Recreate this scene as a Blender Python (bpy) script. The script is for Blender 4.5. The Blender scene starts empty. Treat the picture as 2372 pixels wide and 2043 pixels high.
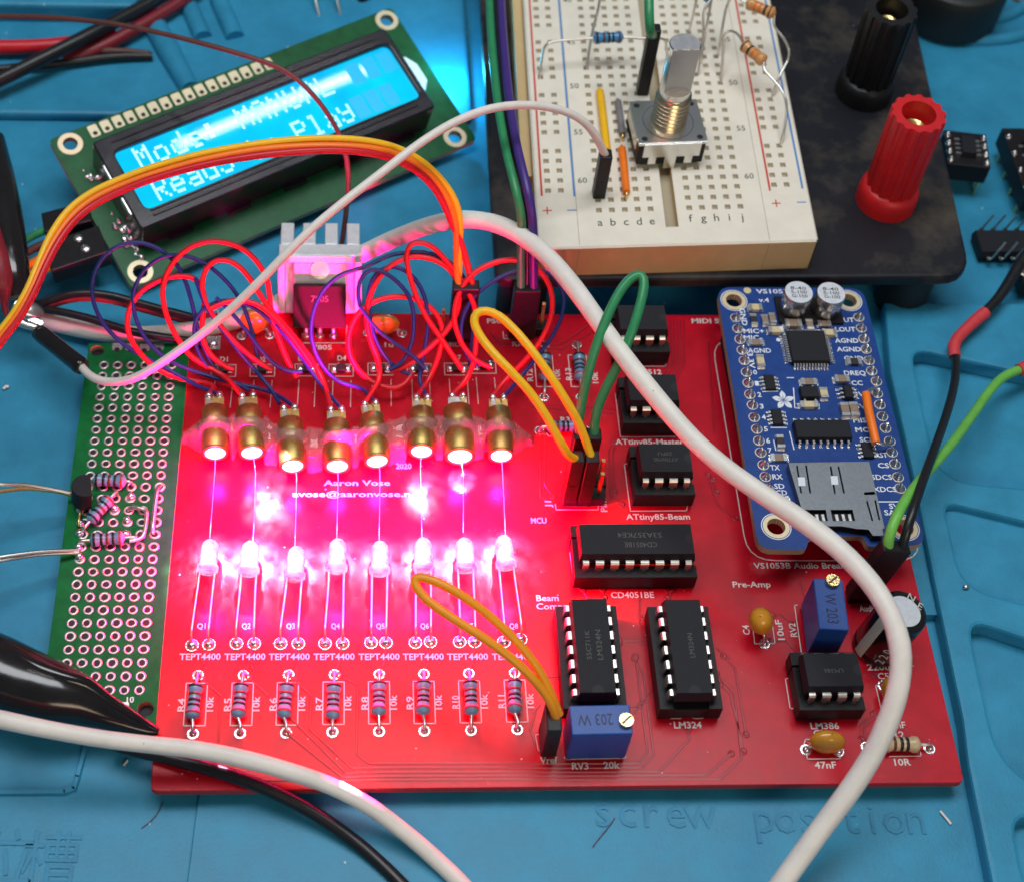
import bpy, math, random
from mathutils import Vector, Matrix, Euler
random.seed(7)
S = 0.1                      # everything below is in millimetres; 1 Blender unit = 1 cm
C = bpy.context.scene.collection
PI = math.pi
# ------------------------------------------------------------------ camera (solved from the board's known pin pitches)
EYE = Vector((29.6485, -103.063, 251.8615))
ROT = Euler((0.6706026, -0.0452443, -0.0295071)).to_matrix()
FPX, CX, CY = 3806.73, 1186 - 191.553, 1021.5 - 296.153
def ray(u, v):
    return ROT @ Vector(((u - CX) / FPX, -(v - CY) / FPX, -1.0))
def at(u, v, z=0.0):
    d = ray(u, v); t = (z - EYE.z) / d.z
    return EYE + d * t
def on_plane(u, v, o, n):
    d = ray(u, v); t = (o - EYE).dot(n) / d.dot(n)
    return EYE + d * t
def pix(P):
    q = ROT.transposed() @ (P - EYE)
    return CX + FPX * q.x / -q.z, CY - FPX * q.y / -q.z
def height_at(u, v, base):    # height z for which the pixel lies closest above base
    return min((( at(u, v, z * .25).xy - base.xy).length, z * .25) for z in range(0, 240))[1]

# ------------------------------------------------------------------ materials
MATS = {}
def pm(name, col, rough=.5, metal=0, var=0, vs=6, bump=0, bs=30, coat=0, emit=None, es=0, trans=0, spec=.5, sss=0, ior=1.45, dirt=None, alpha=1, specks=None):
    m = bpy.data.materials.new(name); m.use_nodes = True
    nt = m.node_tree; b = nt.nodes['Principled BSDF']; L = nt.links.new
    b.inputs['Base Color'].default_value = (*col, 1); b.inputs['Roughness'].default_value = rough
    b.inputs['Metallic'].default_value = metal; b.inputs['Specular IOR Level'].default_value = spec
    b.inputs['Coat Weight'].default_value = coat; b.inputs['Coat Roughness'].default_value = .12
    b.inputs['Transmission Weight'].default_value = trans; b.inputs['IOR'].default_value = ior
    b.inputs['Alpha'].default_value = alpha
    if sss:
        b.inputs['Subsurface Weight'].default_value = sss; b.inputs['Subsurface Radius'].default_value = (.1, .1, .1)
    if emit:
        b.inputs['Emission Color'].default_value = (*emit, 1); b.inputs['Emission Strength'].default_value = es
    tc = None
    if var or bump or dirt or specks:
        tc = nt.nodes.new('ShaderNodeNewGeometry')
    if var or dirt:
        n = nt.nodes.new('ShaderNodeTexNoise'); n.inputs['Scale'].default_value = vs; n.inputs['Detail'].default_value = 6
        n.inputs['Roughness'].default_value = .65
        L(tc.outputs['Position'], n.inputs['Vector'])
        r = nt.nodes.new('ShaderNodeValToRGB'); r.color_ramp.elements[0].position = .3; r.color_ramp.elements[1].position = .72
        lo = tuple(c * (1 - var) for c in col); hi = tuple(min(1, c * (1 + var)) for c in col)
        if dirt: lo, hi = col, dirt; r.color_ramp.elements[0].position = .45
        r.color_ramp.elements[0].color = (*lo, 1); r.color_ramp.elements[1].color = (*hi, 1)
        L(n.outputs['Fac'], r.inputs['Fac']); L(r.outputs['Color'], b.inputs['Base Color'])
        q = nt.nodes.new('ShaderNodeMapRange'); q.inputs['To Min'].default_value = max(0, rough - .08); q.inputs['To Max'].default_value = min(1, rough + .1)
        L(n.outputs['Fac'], q.inputs['Value']); L(q.outputs['Result'], b.inputs['Roughness'])
    if specks:
        vo = nt.nodes.new('ShaderNodeTexVoronoi'); vo.inputs['Scale'].default_value = specks[0]; vo.inputs['Randomness'].default_value = 1
        L(tc.outputs['Position'], vo.inputs['Vector'])
        wn = nt.nodes.new('ShaderNodeMath'); wn.operation = 'LESS_THAN'; wn.inputs[1].default_value = specks[1]; L(vo.outputs['Distance'], wn.inputs[0])
        sp = nt.nodes.new('ShaderNodeSeparateColor'); L(vo.outputs['Color'], sp.inputs['Color'])
        w2 = nt.nodes.new('ShaderNodeMath'); w2.operation = 'GREATER_THAN'; w2.inputs[1].default_value = specks[2]; L(sp.outputs['Red'], w2.inputs[0])
        w3 = nt.nodes.new('ShaderNodeMath'); w3.operation = 'MULTIPLY'; L(wn.outputs[0], w3.inputs[0]); L(w2.outputs[0], w3.inputs[1])
        mx = nt.nodes.new('ShaderNodeMix'); mx.data_type = 'RGBA'; L(w3.outputs[0], mx.inputs['Factor'])
        src = b.inputs['Base Color'].links[0].from_socket if b.inputs['Base Color'].links else None
        ci = [i for i in mx.inputs if i.name == 'A' and i.type == 'RGBA'][0]; cb = [i for i in mx.inputs if i.name == 'B' and i.type == 'RGBA'][0]; cb.default_value = (*specks[3], 1)
        if src: L(src, ci)
        else: ci.default_value = (*col, 1)
        L([o for o in mx.outputs if o.type == 'RGBA'][0], b.inputs['Base Color'])
    if bump:
        n2 = nt.nodes.new('ShaderNodeTexNoise'); n2.inputs['Scale'].default_value = bs; n2.inputs['Detail'].default_value = 4
        L(tc.outputs['Position'], n2.inputs['Vector'])
        bp = nt.nodes.new('ShaderNodeBump'); bp.inputs['Strength'].default_value = bump; bp.inputs['Distance'].default_value = .02
        L(n2.outputs['Fac'], bp.inputs['Height']); L(bp.outputs['Normal'], b.inputs['Normal'])
    MATS[name] = m
    return m
mat_blue = pm('silicone_blue', (.030, .258, .435), .40, var=.17, vs=.9, bump=.2, bs=22, spec=.35, specks=(2.2, .045, .72, (.45, .55, .6)))
mat_letter = pm('silicone_letter', (.040, .255, .44), .5, var=.15, vs=1.5, spec=.35)
mask_red = pm('solder_mask_red', (.50, .005, .019), .24, var=.16, vs=1.6, bump=.13, bs=50, spec=.3, coat=.0, specks=(4.0, .06, .66, (.7, .4, .42)))
trace_red = pm('trace_under_mask', (.34, .004, .018), .28, bump=.12, bs=80, spec=.4, coat=.15)
edge_red = pm('board_cut_edge', (.34, .03, .035), .7, var=.2, vs=12)
silk = pm('silkscreen_white', (.74, .68, .66), .55, var=.14, vs=40)
solder = pm('solder', (.78, .78, .8), .22, 1, var=.15, vs=30, bump=.4, bs=25)
steel = pm('tinned_steel', (.74, .73, .71), .28, 1, bump=.12, bs=30)
legmetal = pm('pin_tin', (.72, .69, .64), .34, 1)
threadm = pm('nickel_warm_light', (.80, .66, .42), .3, 1)  # nickel with the warm light's gold tint put into its colour
brass = pm('brass', (.50, .37, .12), .46, 1, var=.18, vs=14, bump=.15, bs=40)
gold = pm('gold_plate', (.8, .58, .22), .3, 1, var=.15, vs=20)
screwbrass = pm('screw_brass', (.78, .6, .27), .26, 1, bump=.2, bs=30)
chipblack = pm('chip_epoxy', (.012, .013, .018), .55, var=.25, vs=40, bump=.25, bs=120, spec=.3)
sockblack = pm('socket_plastic', (.009, .008, .010), .45, var=.2, vs=12, bump=.1, bs=30, spec=.3)
duponblack = pm('housing_black', (.011, .010, .011), .42, var=.25, vs=9, bump=.12, bs=25, spec=.35)
chiptext = pm('laser_mark', (.085, .085, .08), .6)
whitewire = pm('white_insulation', (.79, .745, .69), .45, var=.08, vs=2.2, bump=.12, bs=9, sss=.12, specks=(4, .06, .8, (.4, .34, .3)))
whitethin = pm('white_thin_insulation', (.78, .72, .67), .4, var=.06, vs=4)
yellowwire = pm('yellow_insulation', (.92, .50, .012), .38, var=.07, vs=3)
orangewire = pm('orange_insulation', (.95, .20, .012), .38, var=.07, vs=3)
amberwire = pm('amber_insulation', (.86, .31, .012), .38, var=.06, vs=3)
redwire = pm('red_insulation', (.60, .010, .022), .36, var=.08, vs=4)
darkredwire = pm('dark_red_insulation', (.20, .012, .022), .4, var=.1, vs=4)
bluewire = pm('blue_insulation', (.012, .028, .165), .36, var=.1, vs=4)
purplewire = pm('purple_insulation', (.055, .025, .2), .36, var=.1, vs=4)
greenwire = pm('green_insulation', (.03, .26, .10), .36, var=.12, vs=4)
limewire = pm('light_green_insulation', (.16, .5, .08), .4, var=.12, vs=5)
brownwire = pm('brown_insulation', (.10, .042, .032), .45, var=.1, vs=4)
blackwire = pm('black_insulation', (.012, .012, .014), .33, var=.2, vs=6, bump=.08, bs=20)
greywire = pm('grey_insulation', (.22, .21, .22), .45, var=.1, vs=6)
shrinkred = pm('red_heat_shrink', (.62, .05, .06), .5, var=.12, vs=8, bump=.3, bs=12)
pvcblack = pm('black_pvc', (.010, .009, .009), .16, var=.2, vs=3, bump=.12, bs=5, coat=.4)
bluepot = pm('trimmer_blue', (.012, .075, .34), .36, var=.12, vs=10, bump=.12, bs=40)
potmark = pm('trimmer_print', (.008, .014, .05), .5)
mustard = pm('ceramic_mustard', (.62, .27, .022), .24, var=.1, vs=8, coat=.5)
resblue = pm('resistor_blue', (.14, .30, .47), .32, var=.08, vs=10, coat=.4)
resbright = pm('resistor_sky', (.05, .25, .50), .32, var=.08, vs=10, coat=.4)
resbeige = pm('resistor_beige', (.62, .46, .27), .36, var=.08, vs=10, coat=.3)
restan = pm('resistor_tan', (.60, .29, .10), .36, var=.1, vs=10, coat=.3)
bandblack = pm('band_black', (.012, .012, .016), .35)
bandbrown = pm('band_brown', (.12, .035, .015), .35)
bandred = pm('band_red', (.45, .02, .03), .35)
bandorange = pm('band_orange', (.7, .17, .02), .35)
bandgold = pm('band_gold', (.6, .38, .12), .3, .7)
alu = pm('aluminium', (.80, .80, .82), .38, 1, var=.06, vs=10, bump=.1, bs=40)
heatbody = pm('heatsink_front_shaded', (.50, .48, .50), .36, .4, var=.1, vs=10, bump=.5, bs=10)  # same heatsink metal, darkened so less room light shows on the front
heatsink_m = pm('heatsink_tin', (.72, .72, .74), .42, .55, var=.06, vs=10, bump=.35, bs=14)
mask_green = pm('solder_mask_green', (.004, .15, .034), .5, var=.22, vs=4, bump=.12, bs=40, spec=.12)
regblack = pm('regulator_epoxy', (.016, .010, .008), .55, var=.2, vs=30, bump=.2, bs=90, spec=.18)
mask_dgreen = pm('lcd_mask_green', (.005, .10, .028), .34, var=.25, vs=4, bump=.15, bs=30, spec=.25, coat=.0)
viam = pm('via_mask', (.30, .004, .016), .25, spec=.5, coat=.3)
fr4 = pm('fibreglass_edge', (.40, .31, .20), .75, var=.2, vs=20)
mask_blue = pm('solder_mask_blue', (.008, .050, .24), .36, var=.14, vs=6, bump=.15, bs=60, spec=.35, coat=.05)
padtin = pm('pad_tin', (.52, .50, .50), .36, .9, var=.12, vs=24, bump=.2, bs=40)
padgold = pm('pad_cream_gold', (.70, .60, .40), .42, .35, var=.08, vs=20)
holeblack = pm('hole_dark', (.008, .008, .012), .6)
abswhite = pm('breadboard_plastic', (.80, .745, .63), .55, var=.06, vs=1.6, bump=.06, bs=50, sss=.1)
abswall = pm('breadboard_side_warm_shade', (.66, .48, .24), .55, var=.07, vs=2.2, bump=.06, bs=50)  # same plastic; warm, dimmer front light painted into the side colour
holetan = pm('breadboard_hole', (.42, .36, .25), .7)
printred = pm('print_red', (.60, .06, .04), .55)
printblue = pm('print_blue', (.08, .24, .55), .55)
printgrey = pm('print_grey', (.07, .065, .06), .6)
plateblack = pm('plate_black', (.010, .011, .016), .45, dirt=(.085, .07, .052), vs=.6, bump=.15, bs=20, spec=.35, specks=(3, .05, .8, (.3, .3, .3)))
postred = pm('post_red', (.60, .013, .018), .4, var=.08, vs=4, bump=.08, bs=20)
postblack = pm('post_black', (.010, .010, .011), .4, var=.2, vs=4, bump=.08, bs=20)
postgreen = pm('post_green', (.012, .07, .02), .4)
rubberblack = pm('dark_rubber', (.010, .012, .012), .5, var=.2, vs=2)
lcdblack = pm('lcd_bezel', (.010, .010, .016), .22, var=.25, vs=4, bump=.04, bs=12, coat=.3, spec=.4)
acrylic = pm('light_guide', (.80, .9, .92), .15, trans=.3, emit=(.40, .85, 1), es=.5)
capwhite = pm('capacitor_top', (.78, .82, .88), .35, .4, var=.08, vs=12, bump=.15, bs=15)
capsilver = pm('capacitor_can', (.74, .70, .64), .24, 1, bump=.05, bs=20)
capsleeve = pm('capacitor_sleeve', (.008, .007, .008), .22, coat=.4)
capstripe = pm('capacitor_stripe', (.50, .48, .43), .4)
smdcream = pm('smd_cream', (.62, .52, .30), .45, var=.12, vs=20)
smdbrown = pm('smd_brown', (.26, .19, .14), .45, var=.12, vs=20)
smdblack = pm('smd_black', (.025, .022, .024), .4, var=.2, vs=30)
shield = pm('card_slot_steel', (.21, .225, .245), .42, 1, var=.12, vs=16, bump=.3, bs=60)
shielddark = pm('card_slot_gap', (.006, .006, .008), .6)
printwhite = pm('breakout_print', (.72, .76, .84), .5)
glue = pm('hot_glue', (.95, .78, .82), .10, trans=.86, ior=1.4, bump=.8, bs=7, spec=.6)
lenslit = pm('lit_lens', (1, .9, .95), .2, emit=(1, .40, .62), es=7)
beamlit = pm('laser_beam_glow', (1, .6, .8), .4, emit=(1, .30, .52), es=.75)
def screen_mat():
    m = pm('lcd_backlit_glass', (.0, .04, .1), .6, coat=1, emit=(0, .42, 1), es=1, spec=0)
    nt = m.node_tree; b = nt.nodes['Principled BSDF']; L = nt.links.new
    g = nt.nodes.new('ShaderNodeNewGeometry'); n = nt.nodes.new('ShaderNodeTexNoise'); n.inputs['Scale'].default_value = .9
    L(g.outputs['Position'], n.inputs['Vector'])
    r = nt.nodes.new('ShaderNodeValToRGB'); r.color_ramp.elements[0].position = .3; r.color_ramp.elements[1].position = .75
    r.color_ramp.elements[0].color = (0, .50, 1, 1); r.color_ramp.elements[1].color = (0, .78, 1, 1)
    L(n.outputs['Fac'], r.inputs['Fac']); L(r.outputs['Color'], b.inputs['Emission Color'])
    b.inputs['Coat Roughness'].default_value = .02
    return m
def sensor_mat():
    m = pm('sensor_epoxy_glare', (1, .34, .48), .08, trans=.75, emit=(1, .26, .46), es=1, ior=1.4)  # clear epoxy: laser pink in the colour, glare added as patchy emission
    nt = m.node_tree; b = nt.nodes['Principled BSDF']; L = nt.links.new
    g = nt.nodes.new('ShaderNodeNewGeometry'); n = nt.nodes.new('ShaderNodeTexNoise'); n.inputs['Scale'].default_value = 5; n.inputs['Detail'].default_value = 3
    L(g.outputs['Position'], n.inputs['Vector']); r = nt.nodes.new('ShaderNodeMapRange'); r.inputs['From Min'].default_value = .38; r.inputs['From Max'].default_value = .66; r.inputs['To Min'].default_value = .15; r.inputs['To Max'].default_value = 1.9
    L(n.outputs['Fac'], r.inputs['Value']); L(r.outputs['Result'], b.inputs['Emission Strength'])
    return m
sensorglare = sensor_mat()
dieglare = pm('die_glare', (1, .8, .9), .3, emit=(1, .45, .62), es=8)  # laser glare inside the sensor, painted as emission; the die is no source
screenm = screen_mat()
lcddots = pm('lcd_dots', (.3, .5, .6), .3, emit=(.42, .86, 1), es=.95)
lcdghost = pm('lcd_cell', (.0, .05, .1), .3, emit=(0, .50, .93), es=1)

# ------------------------------------------------------------------ mesh builder (millimetres in, centimetres out)
class MB:
    def __init__(s): s.v = []; s.f = []; s.m = []; s.sm = []; s.mats = []
    def add(s, V, F, mat, M=None, smooth=False):
        if mat not in s.mats: s.mats.append(mat)
        k = s.mats.index(mat); o = len(s.v)
        if M is not None: V = [M @ Vector(p) for p in V]
        s.v += [tuple(p) for p in V]
        for q in F: s.f.append([o + i for i in q]); s.m.append(k); s.sm.append(smooth)
        return s
    def box(s, c, d, mat, M=None, top=None):
        x, y, z = c; a, b, h = d[0] / 2, d[1] / 2, d[2] / 2; t, u = top if top else (a, b)
        V = [(x - a, y - b, z - h), (x + a, y - b, z - h), (x + a, y + b, z - h), (x - a, y + b, z - h),
             (x - t, y - u, z + h), (x + t, y - u, z + h), (x + t, y + u, z + h), (x - t, y + u, z + h)]
        return s.add(V, [(3, 2, 1, 0), (4, 5, 6, 7), (0, 1, 5, 4), (1, 2, 6, 5), (2, 3, 7, 6), (3, 0, 4, 7)], mat, M)
    def quad(s, P, mat, M=None): return s.add(P, [tuple(range(len(P)))], mat, M)
    def tube(s, P, r, mat, n=10, M=None, step=1.2, caps=True, flat=1.0):
        P, R = resample(P, r, step)
        rings = []; T0 = (P[1] - P[0]).normalized(); up = Vector((0, 0, 1)) if abs(T0.z) < .9 else Vector((0, 1, 0))
        N = (up - T0 * up.dot(T0)).normalized()
        for i, p in enumerate(P):
            T = (P[min(i + 1, len(P) - 1)] - P[max(i - 1, 0)])
            T = T.normalized() if T.length > 1e-9 else T0
            N = (N - T * N.dot(T)); N = N.normalized() if N.length > 1e-6 else T.orthogonal().normalized()
            B = T.cross(N)
            rings.append([p + (N * math.cos(2 * PI * k / n) * flat + B * math.sin(2 * PI * k / n)) * R[i] for k in range(n)])
        V = [q for g in rings for q in g]; F = []
        for i in range(len(rings) - 1):
            for k in range(n):
                a = i * n + k; b = i * n + (k + 1) % n; F.append((a, b, b + n, a + n))
        s.add(V, F, mat, M, True)
        if caps: s.add(rings[0], [tuple(range(n))[::-1]], mat, M); s.add(rings[-1], [tuple(range(n))], mat, M)
        return s
    def lathe(s, prof, mat, M=None, n=20, smooth=True, a0=0, a1=2 * PI):
        V = []; F = []; full = abs(a1 - a0 - 2 * PI) < 1e-6; k = n if full else n + 1
        for r, z in prof:
            for i in range(k):
                a = a0 + (a1 - a0) * i / n; V.append((r * math.cos(a), r * math.sin(a), z))
        for j in range(len(prof) - 1):
            for i in range(n):
                a = j * k + i; b = j * k + (i + 1) % k; F.append((a, b, b + k, a + k))
        return s.add(V, F, mat, M, smooth)
    def cyl(s, p, q, r, mat, n=14, r2=None, caps=True):
        p, q = Vector(p), Vector(q); M = frame(p, q - p); h = (q - p).length; r2 = r if r2 is None else r2
        s.lathe([(r, 0), (r2, h)], mat, M, n)
        if caps:
            s.add([(r * math.cos(2 * PI * i / n), r * math.sin(2 * PI * i / n), 0) for i in range(n)], [tuple(range(n))[::-1]], mat, M)
            s.add([(r2 * math.cos(2 * PI * i / n), r2 * math.sin(2 * PI * i / n), h) for i in range(n)], [tuple(range(n))], mat, M)
        return s
    def disc(s, c, r, mat, n=18, M=None, r0=0, ry=None):
        ry = ry or r; c = Vector(c)
        o = [(c.x + r * math.cos(2 * PI * i / n), c.y + ry * math.sin(2 * PI * i / n), c.z) for i in range(n)]
        if r0:
            q = [(c.x + r0 * math.cos(2 * PI * i / n), c.y + r0 * math.sin(2 * PI * i / n), c.z) for i in range(n)]
            return s.add(o + q, [(i, (i + 1) % n, n + (i + 1) % n, n + i) for i in range(n)], mat, M)
        return s.add(o, [tuple(range(n))], mat, M)
    def blob(s, c, r, mat, n=10, M=None, rings=6, half=False):
        rx, ry, rz = r if hasattr(r, '__len__') else (r, r, r); c = Vector(c); V = []; F = []
        for j in range(rings + 1):
            t = (PI / 2 if half else PI) * j / rings
            for i in range(n):
                a = 2 * PI * i / n; V.append((c.x + rx * math.sin(t) * math.cos(a), c.y + ry * math.sin(t) * math.sin(a), c.z + rz * math.cos(t)))
        for j in range(rings):
            for i in range(n): F.append((j * n + i, (j + 1) * n + i, (j + 1) * n + (i + 1) % n, j * n + (i + 1) % n))
        return s.add(V, F, mat, M, True)
    def mesh(s, md, mat, M=None, sidemat=None):
        V = [v.co.copy() for v in md.vertices]; F = [tuple(p.vertices) for p in md.polygons]
        if sidemat:
            a = [f for f, p in zip(F, md.polygons) if abs(p.normal.z) > .9]; b = [f for f, p in zip(F, md.polygons) if abs(p.normal.z) <= .9]
            s.add(V, a, mat, M); s.add(V, b, sidemat, M)
        else: s.add(V, F, mat, M)
        return s
    def text(s, body, c, mat, cap=1.2, w=None, rot=0, M=None, z=.035, bold=.012, left=False, squash=1):
        md = text_mesh(body, bold); xs = [v.co.x for v in md.vertices]; ys = [v.co.y for v in md.vertices]
        if not xs: return s
        x0, x1 = min(xs), max(xs); k = cap / .69; kx = (w / (x1 - x0)) if w else k * squash
        cx = x0 if left else (x0 + x1) / 2
        T = Matrix.Translation((c[0], c[1], z + (c[2] if len(c) > 2 else 0))) @ Matrix.Rotation(rot, 4, 'Z') @ Matrix.Diagonal((kx, k, 1, 1)) @ Matrix.Translation((-cx, -.345, 0))
        return s.mesh(md, mat, (M @ T) if M is not None else T)
    def line(s, pts, w, mat, z=.03, M=None, closed=False, h=None):
        pts = [Vector((p[0], p[1])) for p in pts]
        if closed: pts = pts + [pts[0]]
        for i in range(len(pts) - 1):
            a, b = pts[i], pts[i + 1]; d = (b - a)
            if d.length < 1e-6: continue
            d.normalize(); nrm = Vector((-d.y, d.x)) * w / 2; e = d * w * .45
            if h is None: s.quad([(*(a - e + nrm), z), (*(a - e - nrm), z), (*(b + e - nrm), z), (*(b + e + nrm), z)][::1], mat, M)
            else:
                R = Matrix.Translation((*((a + b) / 2), 0)) @ Matrix.Rotation(math.atan2(d.y, d.x), 4, 'Z')
                s.box((0, 0, h / 2 + z), ((b - a).length + w * .5, w, h), mat, R if M is None else M @ R, top=((b - a).length / 2 + w * .1, w * .28))
        return s
    def build(s, name, parent=None, label=None, bev=0, seg=2, loc=None, kind=None):
        me = bpy.data.meshes.new(name)
        L = ORG.get(parent.name) if parent is not None else (Vector(loc) if loc is not None else Vector((0, 0, 0)))
        me.from_pydata([((x - L.x) * S, (y - L.y) * S, (z - L.z) * S) for x, y, z in s.v], [], s.f)
        for m in s.mats: me.materials.append(m)
        me.polygons.foreach_set('material_index', s.m); me.polygons.foreach_set('use_smooth', s.sm); me.update()
        o = bpy.data.objects.new(name, me); C.objects.link(o)
        if parent is not None: o.parent = parent
        else: o.location = L * S
        ORG[o.name] = L
        if bev:
            b = o.modifiers.new('edge', 'BEVEL'); b.width = bev * S; b.segments = seg; b.limit_method = 'ANGLE'; b.angle_limit = math.radians(38); b.harden_normals = False
        if label: o['label'] = label
        if kind: o['kind'] = kind
        return o
ORG = {}
_T = {}
def text_mesh(body, bold):
    if (body, bold) not in _T:
        c = bpy.data.curves.new('lettering', 'FONT'); c.body = body; c.resolution_u = 2; c.offset = bold
        o = bpy.data.objects.new('lettering', c); _T[(body, bold)] = bpy.data.meshes.new_from_object(o); bpy.data.objects.remove(o)
    return _T[(body, bold)]
def plate_mesh(outline, holes, z0, z1, bev=0):
    c = bpy.data.curves.new('outline', 'CURVE'); c.dimensions = '2D'; c.fill_mode = 'BOTH'; c.extrude = (z1 - z0) / 2 - bev; c.bevel_depth = bev; c.bevel_resolution = 1; c.offset = -bev
    for pts in [outline] + holes:
        sp = c.splines.new('POLY'); sp.points.add(len(pts) - 1)
        for p, q in zip(sp.points, pts): p.co = (q[0], q[1], 0, 1)
        sp.use_cyclic_u = True
    o = bpy.data.objects.new('outline', c); md = bpy.data.meshes.new_from_object(o); bpy.data.objects.remove(o)
    for v in md.vertices: v.co.z += (z0 + z1) / 2
    md.update()
    return md
def circle(x, y, r, n=20): return [(x + r * math.cos(2 * PI * i / n), y + r * math.sin(2 * PI * i / n)) for i in range(n)]
def rounded(pts, r, n=5):
    out = []; k = len(pts)
    for i in range(k):
        p0, p, p1 = Vector(pts[i - 1]), Vector(pts[i]), Vector(pts[(i + 1) % k]); rr = r[i] if hasattr(r, '__len__') else r
        if rr <= 0: out.append(tuple(p)); continue
        a = p + (p0 - p).normalized() * rr; b = p + (p1 - p).normalized() * rr
        for j in range(n + 1):
            t = j / n; out.append(tuple(a * (1 - t) ** 2 + p * 2 * t * (1 - t) + b * t * t))
    return out
def rect(x0, y0, x1, y1, r=0, n=5):
    q = [(x0, y0), (x1, y0), (x1, y1), (x0, y1)]
    return rounded(q, r, n) if r else q
def frame(p, d, up=None):
    z = Vector(d).normalized(); up = Vector(up) if up else (Vector((0, 0, 1)) if abs(z.z) < .95 else Vector((0, 1, 0)))
    x = up.cross(z).normalized(); y = z.cross(x)
    return Matrix(((x.x, y.x, z.x, p[0]), (x.y, y.y, z.y, p[1]), (x.z, y.z, z.z, p[2]), (0, 0, 0, 1)))
def axes(o, x, y, z):
    return Matrix(((x.x, y.x, z.x, o.x), (x.y, y.y, z.y, o.y), (x.z, y.z, z.z, o.z), (0, 0, 0, 1)))
def resample(P, r, step):
    P = [Vector(p) for p in P]; n = len(P); R = list(r) if hasattr(r, '__len__') else [r] * n
    if n == 2:
        return P, R
    out = []; ro = []
    for i in range(n - 1):
        p0, p1, p2, p3 = P[max(i - 1, 0)], P[i], P[i + 1], P[min(i + 2, n - 1)]
        k = max(2, int((p2 - p1).length / step))
        for j in range(k):
            t = j / k
            out.append(.5 * ((2 * p1) + (p2 - p0) * t + (2 * p0 - 5 * p1 + 4 * p2 - p3) * t * t + (3 * p1 - p0 - 3 * p2 + p3) * t ** 3)); ro.append(R[i] * (1 - t) + R[i + 1] * t)
    out.append(P[-1]); ro.append(R[-1])
    return out, ro
def smooth_path(P, k=1):
    P = [Vector(p) for p in P]
    for _ in range(k):
        P = [P[0]] + [(P[i - 1] + P[i] * 2 + P[i + 1]) / 4 for i in range(1, len(P) - 1)] + [P[-1]]
    return P
def px(pts): return [at(*p) for p in pts]
def tag(o, label, cat, group=None):
    o['label'] = label; o['category'] = cat
    if group: o['group'] = group
    return o
def thing(name, label, cat, loc, group=None):
    o = bpy.data.objects.new(name, None); C.objects.link(o); o.empty_display_size = .3
    L = Vector(loc); o.location = L * S; ORG[o.name] = L
    return tag(o, label, cat, group)
def sub(name, parent, label=None):            # a part that only gathers sub-parts
    o = bpy.data.objects.new(name, None); C.objects.link(o); o.parent = parent; o.empty_display_size = .1
    ORG[o.name] = ORG[parent.name]
    if label: o['label'] = label
    return o
def T2(x, y, z=0, r=0): return Matrix.Translation((x, y, z)) @ Matrix.Rotation(r, 4, 'Z')
# ================================================================== the silicone work mat
ZM = -5.0
def pxy(pts, z): return [tuple(at(u, v, z).xy) for u, v in pts]
mb = MB()
mb.quad([(-420, -260, ZM), (520, -260, ZM), (520, 700, ZM), (-420, 700, ZM)], mat_blue)
mat = mb.build('work_mat', kind='structure')
mat['label'] = 'blue silicone work mat with raised compartments and embossed lettering'
ZP = -1.0
pl = pxy([(2094, 1000), (2120, 1120), (2160, 1323), (2231, 1665), (2244, 1771), (2299, 2043)], ZP)
e0 = Vector(pl[-1]) + Vector((4, -90)); outline = [(420, e0.y), tuple(e0)] + pl[::-1] + pxy([(2062, 860), (2050, 700)], ZP) + [(420, at(2050, 700, ZP).y)]
def pocket(pts, r): return rounded(pxy(pts, ZP), r)
holes = [pocket([(2110, 806), (2560, 905), (2600, 1150), (2176, 1110)], [4, 1, 4, 7]),
         pocket([(2187, 1160), (2600, 1262), (2600, 1460), (2232, 1357)], [3, 1, 4, 5]),
         pocket([(2243, 1432), (2600, 1552), (2640, 1880), (2322, 1800)], [4, 1, 4, 9]),
         pocket([(2343, 1882), (2600, 1930), (2640, 2100), (2390, 2120)], [4, 1, 4, 7])]
mb = MB(); mb.mesh(plate_mesh(outline, holes, ZM - .2, ZP, .7), mat_blue)
mb.box((*(at(2280, 1260, ZP).xy), ZM + .9), (30, 26, 2.2), mat_blue)
mb.build('compartment_rim', mat, 'raised rim around the parts pockets')
# shallow steps at the back left and the front left
mb = MB()
q = at(0, 262, ZM + 2.4).y; q2 = at(0, 66, ZM + 2.4).y; q3 = at(0, 22, ZM + 6).y
mb.mesh(plate_mesh(rounded([(-400, q), (at(1090, 262, ZM).x, q), (at(1090, 262, ZM).x, 520), (-400, 520)], 2), [], ZM - .1, ZM + 2.4, .8), mat_blue)
mb.mesh(plate_mesh([(-400, q3), (at(330, 22, ZM).x, q3), (at(330, 22, ZM).x, 500), (-400, 500)], [], ZM + 2.3, ZM + 7.5, .8), mat_blue)
a = at(340, 30, ZM + 2.4); b = at(440, 210, ZM + 2.4)
mb.tube([a + Vector((0, 0, .2)), (a + b) / 2 + Vector((0, 0, .3)), b + Vector((0, 0, .2))], [2.6, 2.8, 2.2], mat_blue, n=12)
for u0, u1 in ((505, 545), (430, 470)):
    a = at(u0, 0, ZM + 2.4); b = at(u1, 90, ZM + 2.4)
    mb.tube([a, (a + b) / 2, b], 2.2, mat_blue, n=10)
for r_ in (19, 26):
    c = at(2215, -70, ZM)
    mb.tube([c + Vector((r_ * math.cos(t), r_ * math.sin(t), .3)) for t in [PI * (1.05 + .1 * k) for k in range(10)]], 1.6, mat_blue, n=10)
mb.build('raised_step', mat)
mb = MB()
o = pxy([(-300, 1839), (150, 1836), (172, 1828), (180, 1800), (199, 1729), (212, 1672)], ZM)
mb.line(o, 1.1, mat_blue, z=ZM - .1, h=.75)
o = pxy([(466, 1815), (452, 1900), (434, 2043), (420, 2150)], ZM)
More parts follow.
